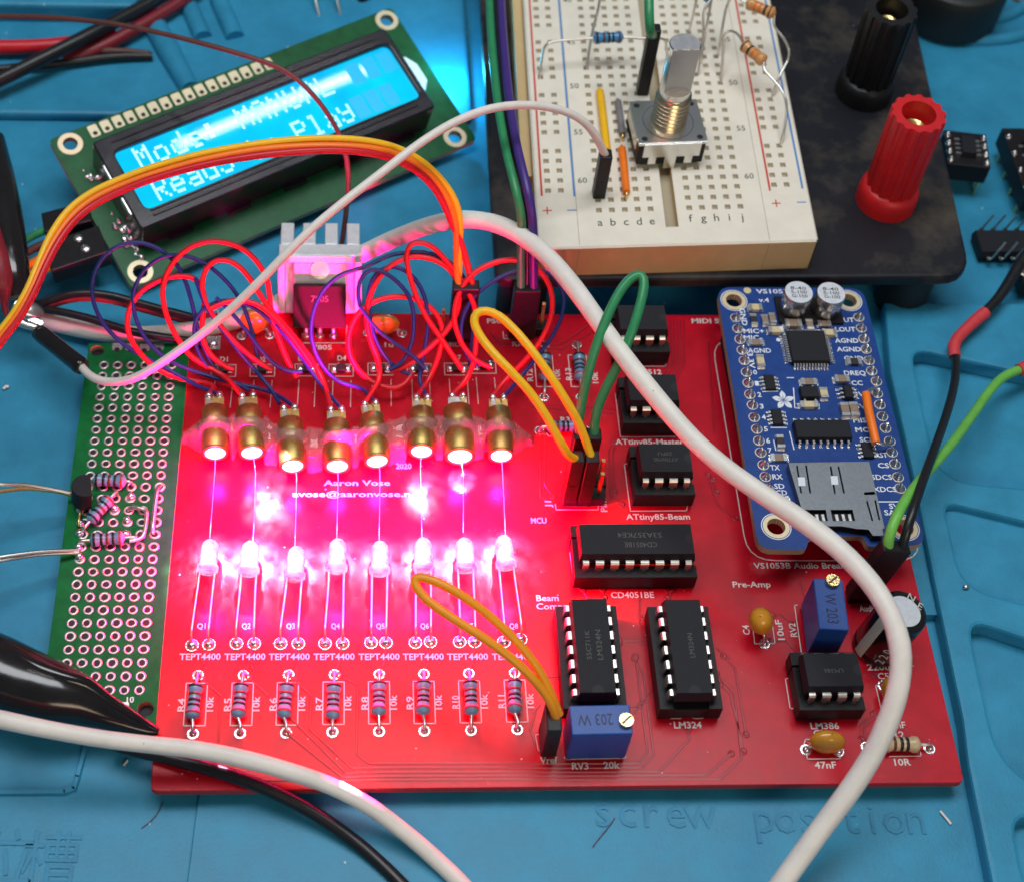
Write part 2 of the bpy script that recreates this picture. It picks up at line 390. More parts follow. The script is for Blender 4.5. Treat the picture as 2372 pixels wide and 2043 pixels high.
mb.mesh(plate_mesh([tuple(p) for p in o] + [(200, o[-1][1] - 40), (200, o[0][1])], [], ZM - .3, ZM + .55, .2), mat_blue)
mb.build('shallow_ridge', mat)
mb = MB(); zt = ZM + .55
for s_, u0, u1, v in (('screw', 1366, 1648, 1876), ('position', 1742, 2142, 1890)):
    a, b = at(u0, v, zt), at(u1, v + 4, zt)
    n = len(s_); 
    for i, ch in enumerate(s_):
        p = a + (b - a) * ((i + .5) / n); cap = 4.1 if ch not in 'tpi' else 4.9
        mb.text(ch, (p.x, p.y, 0), mat_letter, cap=5.2, rot=-.02, z=zt + .02, bold=.012, squash=1.0)
        mb.text(ch, (p.x + .12, p.y - .12, 0), mat_letter, cap=5.2, rot=-.02, z=zt + .18, bold=-.004, squash=1.0)
for ch, u, v in (('位', 12, 1990), ('槽', 116, 1992)):
    p = at(u, v, ZM)
    mb.text(ch, (p.x, p.y, 0), mat_letter, cap=6.6, rot=-.03, z=ZM + .03, bold=.006)
    mb.text(ch, (p.x + .1, p.y - .1, 0), mat_letter, cap=6.6, rot=-.03, z=ZM + .2, bold=-.004)
mb.build('embossed_lettering', mat, 'raised letters reading screw position and Chinese characters')

# ================================================================== red circuit board
BW, BD = 131.0, 96.3
board = thing('red_circuit_board', 'large red printed circuit board glowing pink around a row of lit laser diodes', 'circuit board', (65, 48, 0))
mb = MB(); mb.mesh(plate_mesh(rect(0, 0, BW, BD, 1.2, 4), [], -1.6, 0, .12), mask_red, sidemat=edge_red)
mb.build('board', board)
# soldered-through feet that hold the board off the mat
mb = MB()
for x_, y_ in ((12, 10), (119, 10), (12, 86), (119, 86), (65, 48)): mb.cyl((x_, y_, ZM), (x_, y_, -1.6), 1.4, sockblack)
mb.build('standoff', board)
sk = MB()
def stx(body, u, v, wpx, rot=0, cap=None, thin=0):
    p = at(u, v); 
    if rot: w = (at(u, v - wpx / 2) - at(u, v + wpx / 2)).length
    else: w = (at(u + wpx / 2, v) - at(u - wpx / 2, v)).length
    sk.text(body, (p.x, p.y), silk, cap=cap or 1.12, w=w, rot=rot, z=.105, bold=.018)
def sln(pts, w=.17, closed=False): sk.line(pxy(pts, 0), w, silk, z=.1, closed=closed)
for i, (u, s_) in enumerate(zip((463.6, 567.4, 670, 774, 878, 980.5, 1083, 1186.8), range(8))):
    stx('TEPT4400', u, 1520.8, 95)
    p = at(u + 2, 1452 - i * .5); stx('Q%d' % (i + 1), u + 3, 1450, 20, cap=1.0)
for body, u, v, w in (('Aaron Vose', 826.6, 1118.7, 154), ('avose@aaronvose.net', 828.7, 1144.6, 302), ('2020', 935, 1080, 36), ('7805', 746.6, 806, 44),
                      ('.1u', 896, 800, 30), ('MIDI', 1052, 799, 40), ('RX', 1200, 798, 27), ('PSU', 1146, 745, 36), ('D1', 519, 833.5, 18), ('D2', 606, 834, 18), ('D3', 700, 832, 18),
                      ('D4', 791.8, 831, 20), ('D7', 1058, 829.5, 20), ('MCU', 1247.6, 1205.9, 36), ('Beam', 1268, 1385, 52), ('Comparator', 1305, 1404, 126),
                      ('CD4051BE', 1464.6, 1377.7, 100), ('ATtiny85-Beam', 1524, 1197, 148), ('ATtiny85-Master', 1504, 1024, 158), ('24LC512', 1493, 863, 78),
                      ('MIDI Synth', 1654, 745, 104), ('VS1053B Audio Breakout', 1868, 1310, 245), ('Pre-Amp', 1740.7, 1353.4, 88), ('220uF', 2041, 1545, 66), ('C5', 2045.6, 1565.8, 26),
                      ('100nF', 2072, 1679, 50), ('R2', 2080, 1701.5, 28), ('10R', 2090, 1765, 38), ('LM386', 1910, 1681, 66), ('C3', 1897, 1698, 26), ('47nF', 1911.5, 1771.7, 50),
                      ('RV3', 1343.7, 1774, 38), ('20k', 1416.5, 1772, 38), ('Vref', 1271, 1760.7, 40), ('LM324', 1592.8, 1679, 64), ('Laser', 462, 1778, 48), ('R3', 1309, 973, 22), ('Audio', 2010, 1409, 40)):
    stx(body, u, v, w)
for body, u, v, w in (('J1', 1269.4, 1168, 15), ('Pin1', 1397.6, 1169.4, 32), ('RV2', 1836.5, 1458.8, 32), ('10uF', 1806, 1458.8, 46), ('C4', 1728, 1459, 22), ('R12', 1227, 870, 28), ('R13', 1317, 868, 28), ('10k', 1378, 876, 26), ('10k', 1290, 868, 24)):
    stx(body, u, v, w, rot=PI / 2)
# outlines
sln([(1435, 912), (1425, 912), (1437, 1013), (1565, 1012)]); sln([(1453, 1074), (1446, 1076), (1460, 1184), (1590, 1183), (1592, 1172)])
sln([(1425, 775), (1432, 850), (1541, 850), (1543, 842)]); sln([(1320, 1280), (1328, 1341)]); sln([(1286, 1168), (1288, 1181), (1385, 1181), (1386, 1172)])
sln([(1307, 1754), (1309, 1758.5), (1449, 1756), (1448, 1748)]); sln([(1551, 1655), (1553, 1664), (1577, 1664), (1579, 1655)]); sln([(1601, 1655), (1606, 1664), (1628, 1664), (1630, 1655)])
sln([(1846, 1401), (1840, 1402), (1856, 1512), (1866, 1512)]); sln([(1754, 1426), (1740, 1427), (1748, 1491), (1795, 1490), (1786, 1426), (1775, 1426)])
sln([(1824, 1571), (1819, 1572), (1830, 1641), (1838, 1641)]); sln([(2042, 1586), (2028, 1587), (2044, 1657), (2062, 1656)]); sln([(1862, 1722), (1866, 1712), (1900, 1712)]); sln([(1868, 1748), (1870, 1758), (1946, 1757), (1946, 1744)])
sln([(2060, 1752), (2133, 1751), (2132, 1742)]); sln([(1252, 1700), (1240, 1702), (1247, 1738), (1287, 1742), (1287, 1732)]); sln([(1266, 1005), (1272, 1012), (1290, 1008)])
q = rounded(pxy([(1648, 786), (1990, 786), (2140, 1298), (1733, 1298)], 0), 5); sk.line(q, .2, silk, z=.045, closed=True)
sln([(1165, 770), (1167, 786), (1205, 786)]); sln([(703, 796), (803, 796), (803, 755)]); sln([(480, 720), (505, 720), (512, 770)])
# traces under the mask
tr = MB()
def trace(pts, w=.42):
    P = [Vector(p) for p in pxy(pts, 0)]
    tr.line(P, w, trace_red, z=0, h=.07)
TR = [[(469, 1573), (512, 1612), (505, 1717), (500, 1790), (516, 1806), (780, 1806), (1670, 1803), (1718, 1755), (1701, 1606), (1660, 1560)],
      [(577, 1569), (631, 1620), (685, 1674), (800, 1789), (1530, 1785), (1596, 1712), (1594, 1690)],
      [(681, 1573), (721, 1612), (717, 1688), (814, 1778), (1488, 1776), (1514, 1748), (1490, 1560), (1470, 1525)],
      [(786, 1564), (829, 1587), (825, 1746), (854, 1768), (1482, 1766), (1500, 1742), (1472, 1520)], [(668, 1700), (790, 1798), (1640, 1793), (1694, 1745)],
      [(1728, 1701), (1702, 1545), (1676, 1520)], [(1668, 1585), (1690, 1605), (1712, 1690), (1722, 1740)], [(1788, 1425), (1811, 1425), (1838, 1447)], [(1786, 1484), (1820, 1484), (1850, 1514)],
      [(1434, 1482), (1505, 1482)], [(1434, 1490), (1507, 1490)], [(1249, 1003), (1253, 1150), (1275, 1166)], [(1262, 1003), (1262, 1120), (1280, 1150)], [(1420, 1025), (1408, 1046), (1416, 1150), (1440, 1168)],
      [(1428, 1025), (1418, 1048), (1424, 1140)], [(1640, 1100), (1662, 1170), (1704, 1200)], [(1652, 1110), (1660, 1140)], [(1350, 1365), (1366, 1392)], [(1396, 1365), (1400, 1384)], [(1500, 1360), (1480, 1390), (1480, 1440), (1500, 1468)],
      [(1545, 1365), (1545, 1385)], [(1556, 1365), (1550, 1390), (1490, 1430)], [(1990, 1560), (2026, 1562)], [(1996, 1712), (1993, 1680), (2024, 1652)], [(2004, 1712), (2002, 1684), (2030, 1658)], [(1854, 1350), (1868, 1392)],
      [(1240, 1650), (1228, 1690), (1240, 1720)], [(1250, 1630), (1236, 1650)], [(1470, 1652), (1480, 1630), (1508, 1600)], [(1268, 1566), (1300, 1566)], [(1462, 1640), (1480, 1640), (1492, 1625)], [(1660, 1500), (1690, 1525)],
      [(1135, 770), (1160, 800), (1300, 800), (1370, 750), (1410, 748)], [(1145, 790), (1300, 812), (1380, 766)], [(1225, 930), (1420, 950)], [(1230, 942), (1420, 962)], [(1640, 790), (1655, 1000)], [(560, 1500), (585, 1548)], [(455, 1500), (476, 1548)]]
for k in range(5): TR.append([(1552 + 8 * k, 742), (1558 + 7 * k, 838), (1536 + 8 * k, 868 + 3 * k)])
for k, u in enumerate((463, 567, 670, 774, 878, 980, 1083)): TR.append([(u + 16, 1498), (u + 14, 1532), (u + 6, 1548)])
for t_ in TR: trace(t_)
for t_ in TR[:24]:
    for e_ in (t_[0], t_[-1]):
        p = at(*e_); tr.lathe([(.62, .0), (.58, .07), (.34, .085), (.2, .03)], trace_red, T2(p.x, p.y, 0), 12); tr.disc((p.x, p.y, .034), .24, holeblack, 8)
tr.build('copper_trace_pattern', board, 'faint ridges of copper under the red mask')
pads = MB()
def pad(u, v, r=.95, blob=True, z=0):
    p = at(u, v); pads.disc((p.x, p.y, .06), r, solder, 16)
    if blob: pads.blob((p.x, p.y, .06), (r * .72, r * .72, .75), solder, 10, rings=4, half=True)
    return p
# ---- resistors
def axial(name, A, B, h, blen, r, mat_, bands, parent=None, label=None, cat=None, group=None, leadr=.28, legs=None, leadmat=None, jit=None):
    """A, B: lead ends; body lies on the line from A to B lifted by h"""
    A, B = Vector(A), Vector(B); d = (B - A); d.z = 0; L = d.length; d.normalize(); zc = max(A.z, B.z) + h
    a = A.copy(); b = B.copy(); a.z = b.z = zc; mid = (a + b) / 2
    if jit is not None: mid = mid + jit; d = (d + Vector((jit.x * .16, 0, jit.y * .3))).normalized()
    M = frame(mid - d * blen / 2, d); l = blen
    prof = [(0.02, 0), (r * .55, .05 * l), (r * .95, .1 * l), (r, .16 * l), (r, .22 * l), (r * .84, .28 * l), (r * .84, .72 * l), (r, .78 * l), (r, .84 * l), (r * .95, .9 * l), (r * .55, .95 * l), (.02, l)]
    mbd = MB(); mbd.lathe(prof, mat_, M, 18)
    for t, w, bm in bands:
        rr = (r if t < .25 or t > .75 else r * .84) + .035
        mbd.lathe([(rr - .05, (t - w / 2) * l), (rr, (t - w / 2) * l + .02), (rr, (t + w / 2) * l - .02), (rr - .05, (t + w / 2) * l)], bm, M, 18)
    if parent is not None: o = mbd.build(name, parent, label)
    else:
        o = mbd.build(name, loc=mid); tag(o, label, cat, group)
    for e, s_ in ((A, 1), (B, -1)):
        c = Vector((e.x, e.y, zc)); lm = MB()
        pp = legs[0 if s_ == 1 else 1] if legs else None
        if pp: path = [mid - d * (blen / 2 - .3) * s_] + [Vector(p) for p in pp]
        else: path = [mid - d * (blen / 2 - .3) * s_, c + d * .9 * s_, c + d * .22 * s_ + Vector((0, 0, -.12)), Vector((e.x, e.y, zc - .7)), e]
        lm.tube(path, leadr, leadmat or legmetal, n=8, step=.5); lm.build('lead', o)
    return o
B5 = [(.13, .07, bandblack), (.34, .075, bandbrown), (.5, .08, bandblack), (.63, .07, bandblack), (.82, .06, bandred)]
rt = [(459, 1563.8), (564.3, 1563.5), (668.7, 1562.5), (775, 1562), (878.5, 1561), (982, 1560.5), (1086, 1559), (1192, 1558)]
rb = [(447, 1699), (556.3, 1698), (662.6, 1697), (770, 1695), (878, 1693.5), (983, 1692.5), (1091, 1691), (1198, 1689)]
for i in range(8):
    A, B = pad(*rt[i], blob=True), pad(*rb[i]); JIT = Vector((random.uniform(-.35, .35), random.uniform(-.25, .25), random.uniform(-.1, .35)))
    axial('resistor', A, B, 1.35, 6.5, 1.22, resblue, B5, board, 'blue banded resistor in the front row, %s from the left' % ['first', 'second', 'third', 'fourth', 'fifth', 'sixth', 'seventh', 'eighth'][i], jit=JIT)
    m_ = (A + B) / 2
    sk.line(rect(m_.x - 1.75, m_.y - 3.75, m_.x + 1.75, m_.y + 3.75), .16, silk, z=.045, closed=True)
    u, v = pix(m_); stx('R%d' % (i + 4), u - 33, v + 2, 30, rot=PI / 2); stx('10k', u + 33, v, 34, rot=PI / 2)
for (a, b, l_) in (((1262, 800), (1260, 921), 'blue banded resistor behind the yellow looped jumper'), ((1336, 800), (1345, 921), 'blue banded resistor beside the green looped jumper'), ((1249, 998), (1355, 996), 'blue banded resistor lying crosswise behind the jumper housings')):
    A, B = pad(*a), pad(*b); axial('resistor', A, B, 1.35, 6.5, 1.22, resblue, B5, board, l_); m_ = (A + B) / 2
    if abs(A.x - B.x) < 4: sk.line(rect(m_.x - 1.75, m_.y - 3.75, m_.x + 1.75, m_.y + 3.75), .16, silk, z=.045, closed=True)
A, B = pad(2007, 1730), pad(2152.6, 1733)
axial('resistor', A, B, 1.5, 7, 1.35, resbeige, [(.14, .06, bandgold), (.34, .07, bandbrown), (.5, .08, bandblack), (.64, .08, bandblack)], board, 'beige resistor with brown and black bands')
# ---- ceramic capacitors
def ceramic(pa, pb, bu, bv, bz, rad, label, lean=None):
    A, B = pad(*pa), pad(*pb); c = at(bu, bv, bz); m_ = (A + B) / 2
    up = (c - m_); x = (B - A).normalized(); M = frame(c, up, up=None); 
    z = up.normalized(); xx = (x - z * x.dot(z)).normalized(); y = z.cross(xx); M = axes(c, xx, y, z)
    mbd = MB(); h = up.length
    prof = [(.05, rad[2]), (.5, rad[2] * .92), (.83, rad[2] * .62), (1, rad[2] * .1), (.97, -rad[2] * .3), (.78, -rad[2] * .72), (.5, -rad[2] * 1.0), (.28, -rad[2] * 1.25), (.1, -rad[2] * 1.4)]
    mbd.lathe([(p, q) for p, q in prof], mustard, M @ Matrix.Diagonal((rad[0], rad[1], 1, 1)), 18)
    o = mbd.build('ceramic_capacitor', board, label)
    for E_, s_ in ((A, -1), (B, 1)):
        lm = MB(); st = c - z * rad[2] * .9 + xx * rad[0] * .55 * s_; lm.tube([st, (st + E_) / 2 + Vector((0, 0, .8)), E_ + Vector((0, 0, .6)), E_], .25, legmetal, n=8, step=.5); lm.build('lead', o)
ceramic((1866.8, 1736.6), (1942, 1740), 1917, 1717, 2.7, (3.0, 1.5, 2.3), 'mustard ceramic capacitor in front of the small square chip socket')
ceramic((1762, 1420), (1770, 1491), 1763, 1437, 4.6, (2.3, 2.1, 2.6), 'mustard ceramic capacitor standing alone beside the upright trimmer')
ceramic((2045.6, 1588), (2062, 1650), 2064, 1600, 3.2, (2.4, 1.5, 2.3), 'mustard ceramic capacitor half hidden behind the white cable')
ceramic((852, 772), (931, 774), 888, 752, 3.0, (3.2, 1.5, 2.4), 'orange lit ceramic capacitor at the back edge')
ceramic((560, 780), (625, 778), 590, 742, 3.2, (2.8, 1.4, 2.2), 'ceramic capacitor under the tangled thin wires')
# ---- diodes: a pair of solder lands each
for i, (a, b) in enumerate((((502, 859.5), (534, 858)), ((592, 858.7), (624, 858.7)), ((695.6, 858), (724, 858)), ((774, 858.7), (806, 857)), ((864.6, 856), (898, 857)), ((956, 857), (987, 857)), ((1042, 856), (1074, 857)), ((1104, 852), (1136, 848)))):
    A, B = at(*a), at(*b); mbd = MB()
    mbd.box(((A.x + B.x) / 2, (A.y + B.y) / 2, .55), ((B - A).length * .62, 1.5, 1.0), smdblack)
    o = mbd.build('diode', board, bev=.12)
    for P_ in (A, B):
        l_ = MB(); l_.box((P_.x, P_.y, .2), (1.1, 1.7, .4), solder); l_.blob((P_.x, P_.y, .3), (.75, .9, .55), solder, 8, rings=4, half=True); l_.build('solder_joint', o)
    sk.line(rect(A.x - 1, A.y - 1.4, B.x + 1, A.y + 1.4), .13, silk, z=.045, closed=True)
    for X_ in (A.x - .2, B.x + .6): sk.line([(X_, A.y - 2.4), (X_ - .3 + .06 * i, A.y - 8.5)], .11, silk, z=.05)
mbd = MB(); p = at(494.6, 799.7); mbd.box((p.x, p.y, .35), (2.7, 3.2, .7), solder); mbd.blob((p.x, p.y, .6), (1.1, 1.4, .7), solder, 10, rings=4, half=True); mbd.build('solder_land', board)
pads.build('solder_joint', board); sk.build('silkscreen_lettering', board, 'white printed lettering and part outlines')

# ---- sockets and the chips plugged into them
def rim(lf, rf, lb, z=4.2):
    a, b, c = at(*lf, z), at(*rf, z), at(*lb, z); return a, b, c
def dip(center, npr, along, label_chip, sock_label, lines=(), k=1.02, notch=1, txtrot=0, dx=0):
    M = T2(center.x, center.y, 0, PI / 2 if along == 'y' else 0); P_ = 2.54 * k; L = npr * P_
    sb = MB()
    for s_ in (-1, 1):
        sb.box((0, s_ * 3.95 * k, 2.4), (L + .5, 2.3, 3.7), sockblack, M)
        for i in range(npr):
            x = (i - (npr - 1) / 2) * P_; sb.box((x, s_ * 3.95 * k, 4.27), (1.5, .95, .06), shielddark, M)
    for s_ in (-1, 1): sb.box((s_ * (L / 2 - .9), 0, 2.1), (2.0, 6.0, 3.0), sockblack, M)
    so = sb.build('chip_socket', board, sock_label, bev=.16)
    c = thing('dip_chip', label_chip, 'microchip', (center.x, center.y, 4.2), 'black chips plugged into the red board')
    Lb = npr * 2.54 * k - .7; b = MB()
    V = []; 
    for z, ex, ey in ((5.0, -.28, 2.95), (6.45, 0, 3.22), (6.75, 0, 3.22), (8.35, -.3, 2.92)):
        V += [(-Lb / 2 - ex, -ey, z), (Lb / 2 + ex, -ey, z), (Lb / 2 + ex, ey, z), (-Lb / 2 - ex, ey, z)]
    F = [(3, 2, 1, 0)] + [(4 * j + a, 4 * j + (a + 1) % 4, 4 * j + 4 + (a + 1) % 4, 4 * j + 4 + a) for j in range(3) for a in range(4)] + [(12, 13, 14, 15)]
    b.add(V, F, chipblack, M)
    nx = notch * (Lb / 2 - .28)
    pts = [(nx - notch * 1.35 * math.cos(t), 1.05 * math.sin(t), 8.37) for t in [(-PI / 2 + PI * i / 10) for i in range(11)]]
    b.quad([(nx, -1.05, 8.37)] + pts + [(nx, 1.05, 8.37)] if notch < 0 else ([(nx, 1.05, 8.37)] + pts[::-1] + [(nx, -1.05, 8.37)]), holeblack, M)
    for j, (s_, y_, cap, w) in enumerate(lines): b.text(s_, (dx, y_, 8.37), chiptext, cap=cap, w=w, rot=txtrot, M=M, z=.012, bold=0)
    b.build('chip_body', c, bev=.08)
    proto = None
    for s_ in (-1, 1):
        for i in range(npr):
            x = (i - (npr - 1) / 2) * P_; w = 1.45 if 0 < i < npr - 1 else 1.05
            xx = x + (0 if 0 < i < npr - 1 else (.2 if i == 0 else -.2)); l_ = MB()
            for y0, z0, y1, z1, ww in ((3.15, 6.72, 3.72, 6.72, w), (3.72, 6.72, 3.98, 6.4, w), (3.98, 6.4, 4.04, 5.0, w), (4.04, 5.0, 4.04, 3.9, w * .5)):
                a = Vector((xx, s_ * y0, z0)); q = Vector((xx, s_ * y1, z1)); t = .14
                nrm = Vector((0, s_ * (z0 - z1) , (y1 - y0))).normalized() * t
                hw = ww / 2
                Vv = [(xx - hw, a.y, a.z), (xx + hw, a.y, a.z), (xx + hw, q.y, q.z), (xx - hw, q.y, q.z)]
                Vw = [(p[0], p[1] - nrm.y, p[2] - nrm.z) for p in Vv]
                l_.add(Vv + Vw, [(0, 1, 2, 3) if s_ > 0 else (3, 2, 1, 0), (4, 7, 6, 5) if s_ > 0 else (5, 6, 7, 4), (0, 4, 5, 1), (1, 5, 6, 2), (2, 6, 7, 3), (3, 7, 4, 0)], legmetal, M)
            l_.build('leg', c)
    return c
def cen(lf, rf, lb, z=4.2):
    a, b, c = at(*lf, z), at(*rf, z), at(*lb, z); return (b + c) / 2
dip(cen((1333.5, 1331), (1607, 1331), (1329, 1222)), 8, 'x', 'long sixteen-legged black chip lying crosswise in the middle of the red board', 'long crosswise socket', [('CD4051BE', -1.15, .95, 5.6), ('53A357KE4', .75, .95, 7.6)], txtrot=PI, notch=1, dx=.6)
c1 = (at(1290, 1413, 4.2) + at(1448.6, 1629.6, 4.2)) / 2
dip(c1, 7, 'y', 'fourteen-legged black chip standing lengthwise behind the low blue trimmer', 'lengthwise socket behind the trimmer', [('55C711K', .9, .8, 5.2), ('LM324N', -.9, .9, 5.4)], notch=-1, dx=0)
c2 = (at(1504, 1412.6, 4.2) + at(1670, 1632.6, 4.2)) / 2
dip(c2, 7, 'y', 'fourteen-legged black chip standing lengthwise with no trimmer in front of it', 'lengthwise socket in the clear', [('LM324N', -.4, .8, 4.4)], notch=-1)
dip(cen((1473, 1140), (1600, 1140), (1468, 1040)), 4, 'x', 'eight-legged black chip beside the jumper housings, just right of them', 'small socket nearest the jumper housings', [('ATTINY85', -.4, .7, 4.4), ('20PU', .8, .7, 2.6)], txtrot=PI)
dip(cen((1447, 976), (1570, 976), (1440, 880)), 4, 'x', 'small eight-legged black chip crossed by the white cable', 'small socket under the white cable', (), txtrot=PI)
dip(cen((1422, 811), (1551, 811), (1412, 722)), 4, 'x', 'small eight-legged black chip at the back edge of the red board behind the green jumper', 'small socket at the back edge', (), txtrot=PI)
dip(cen((1852, 1636), (1998, 1636), (1836, 1518)), 4, 'x', 'small eight-legged black chip between the upright trimmer and a mustard capacitor', 'small socket near the front right corner', [('LM386', -.2, .7, 3.2)], txtrot=PI)

# ---- trimmers
def trimmer(M, lx, ly, h, txt, label, screw, trot):
    b = MB(); b.box((0, 0, h / 2 + .35), (lx, ly, h - .7), bluepot, M)
    for sx in (-1, 1):
        for sy in (-1, 1): b.box((sx * (lx / 2 - .6), sy * (ly / 2 - .6), .2), (.8, .8, .4), bluepot, M)
    b.text(txt, (-.9 if lx > ly else 0, 0 if lx > ly else -.8, h), potmark, cap=1.9, w=5.6, rot=trot, M=M, z=.02, bold=.004)
    o = b.build('trimmer', board, label, bev=.22)
    s_ = MB(); x, y = screw; s_.cyl(M @ Vector((x, y, h - .2)), M @ Vector((x, y, h + .9)), 1.15, screwbrass, 20)
    s_.box((x, y, h + .93), (2.0, .34, .08), bandbrown, M @ Matrix.Translation((x, y, 0)) @ Matrix.Rotation(.7, 4, 'Z') @ Matrix.Translation((-x, -y, 0)))
    s_.build('adjusting_screw', o, bev=.1)
def base_from_top(pts, z):
    q = [at(u, v, z) for u, v in pts]; c = sum(q, Vector()) / len(q); ex = ((q[1] - q[0]) + (q[2] - q[3])).normalized(); return c, math.atan2(ex.y, ex.x)
c, r_ = base_from_top([(1324.8, 1699.5), (1464.6, 1696.6), (1457, 1632.5), (1321.9, 1635.5)], 10)
trimmer(T2(c.x, c.y, 0, r_), 9.7, 5.0, 10, '203 W', 'low wide blue trimmer with brass screw at its right end', (3.9, -.5), PI)
c, r_ = base_from_top([(1900, 1454), (1967, 1452), (1951, 1349), (1883, 1340)], 10)
trimmer(T2(c.x, c.y, 0, r_), 5.0, 9.5, 10, 'W 203', 'narrow blue trimmer with brass screw at its back end', (.6, 4.1), -PI / 2)
# ---- electrolytic capacitor
bs = at(2028, 1497); tp = at(2094, 1415, 11.8); ax = (tp - bs).normalized(); M = frame(bs, ax, up=(0, 1, 0)); hh = (tp - bs).length
b = MB(); R_ = 4.1
b.lathe([(R_ * .9, 0), (R_, .3), (R_, .9), (R_ * .93, 1.3), (R_, 1.7), (R_, hh - .5), (R_ * .95, hh), (R_ * .72, hh + .05)], capsleeve, M, 32)
b.lathe([(R_ + .03, .2), (R_ + .03, hh - .5)], capstripe, M, 8, a0=PI * 1.06, a1=PI * 1.20)
for k, ch in enumerate('220uF'):
    for j in range(1): 
        a = PI * 1.42; TM = M @ Matrix.Rotation(a, 4, 'Z') @ Matrix.Translation((R_ + .04, 0, 2.0 + k * 1.7)) @ Matrix.Rotation(PI / 2, 4, 'Y') @ Matrix.Rotation(0, 4, 'Z'); b.text(ch, (0, 0, 0), capstripe, cap=1.5, rot=PI, M=TM, z=.02)
for k, ch in enumerate(('N', 'E')):
    b.text(ch, (3.35 * math.cos(.95 - .6 * k), 3.35 * math.sin(.95 - .6 * k), hh + .06), capstripe, cap=1.3, rot=-.6, M=M, z=.03)
o = b.build('electrolytic_capacitor', board, 'tall black can capacitor with silver top half behind the white cable')
b = MB(); b.disc((0, 0, hh + .02), 2.9, capwhite, 28, M)
b.lathe([(2.9, hh + .02), (2.3, hh - .02), (0.01, hh - .12)], capwhite, M, 28)
for k in range(3):
    b.box((0, 0, hh - .02), (5.0, .12, .04), capsilver, M @ Matrix.Rotation(k * PI / 3 + .3, 4, 'Z'))
b.build('vented_top', o)
# ---- voltage regulator with clip-on heatsink
mid = at(740.8, 778); lean = math.radians(42); up = Vector((0, math.sin(lean), math.cos(lean))); out = Vector((0, -math.cos(lean), math.sin(lean)))
O = mid + Vector((0, .6, 1.6)); M = axes(O, Vector((1, 0, 0)), -out, up)
b = MB(); b.box((0, 0, 4.4), (10.2, 4.2, 8.2), regblack, M, top=(5.0, 1.9))
b.text('7805', (0, 0, 0), chiptext, cap=1.2, M=M @ Matrix.Translation((0, -2.14, 6)) @ Matrix.Rotation(PI / 2, 4, 'X'), z=.02)
o = b.build('voltage_regulator', board, 'black regulator bolted to a finned heatsink', bev=.2)
for s_ in (-1, 0, 1):
    l_ = MB(); p = mid + Vector((s_ * 2.62, 0, 0)); l_.tube([M @ Vector((s_ * 2.62, .3, .6)), p + Vector((0, .4, 1.6)), p + Vector((0, 0, .9)), p], .5, legmetal, n=8, step=.4); l_.blob((p.x, p.y, 0), (1, 1, .9), solder, 10, half=True); l_.build('leg', o)
b = MB(); b.box((0, 1.2, 11.0), (10.2, 1.3, 5.2), heatbody, M); b.cyl(M @ Vector((0, .6, 11.2)), M @ Vector((0, .2, 11.2)), 1.8, steel, 18); b.build('mounting_tab', o, bev=.15)
b = MB(); b.box((0, 2.6, 8.2), (15.5, 1.4, 11.4), heatbody, M)
for s_ in (-1, 1): b.box((s_ * 7.3, .6, 8.2), (1.4, 3.6, 9.6), heatbody, M)
b.box((0, .9, 13.2), (12.4, 1.1, 1.3), heatsink_m, M)
tl = M @ Vector((0, 2.6, 13.9))
b.box((tl.x, tl.y + .8, tl.z), (15.8, 3.0, 1.0), heatsink_m)
for k in range(4):
    x = tl.x + (k - 1.5) * 4.25; b.box((x, tl.y + 4.9, tl.z), (2.55, 5.6, 1.0), heatsink_m)
b.build('heatsink', o, 'silver comb-topped heatsink lit pink from below', bev=.18)
# ---- header strips left on the board
def header(pts, z=2.5):
    p = [at(u, v) for u, v in pts]; b = MB()
    for q in p: b.box((q.x, q.y, z / 2), (2.5, 2.5, z), sockblack); 
    o = b.build('pin_header', board, bev=.15)
    for q in p:
        l_ = MB(); l_.box((q.x, q.y, 4.4), (.64, .64, 8.8), gold); l_.build('pin', o)
header([(1053, 783), (1084, 783), (1023, 783)]); header([(1192, 775), (1222, 775), (1250, 770)]); header([(1318, 1160), (1352, 1160), (1382, 1158)]); header([(1326, 1098), (1357, 1098), (1384, 1128)])
header([(1268, 1734), (1266, 1704)]); header([(1976, 1382), (2006, 1382)])

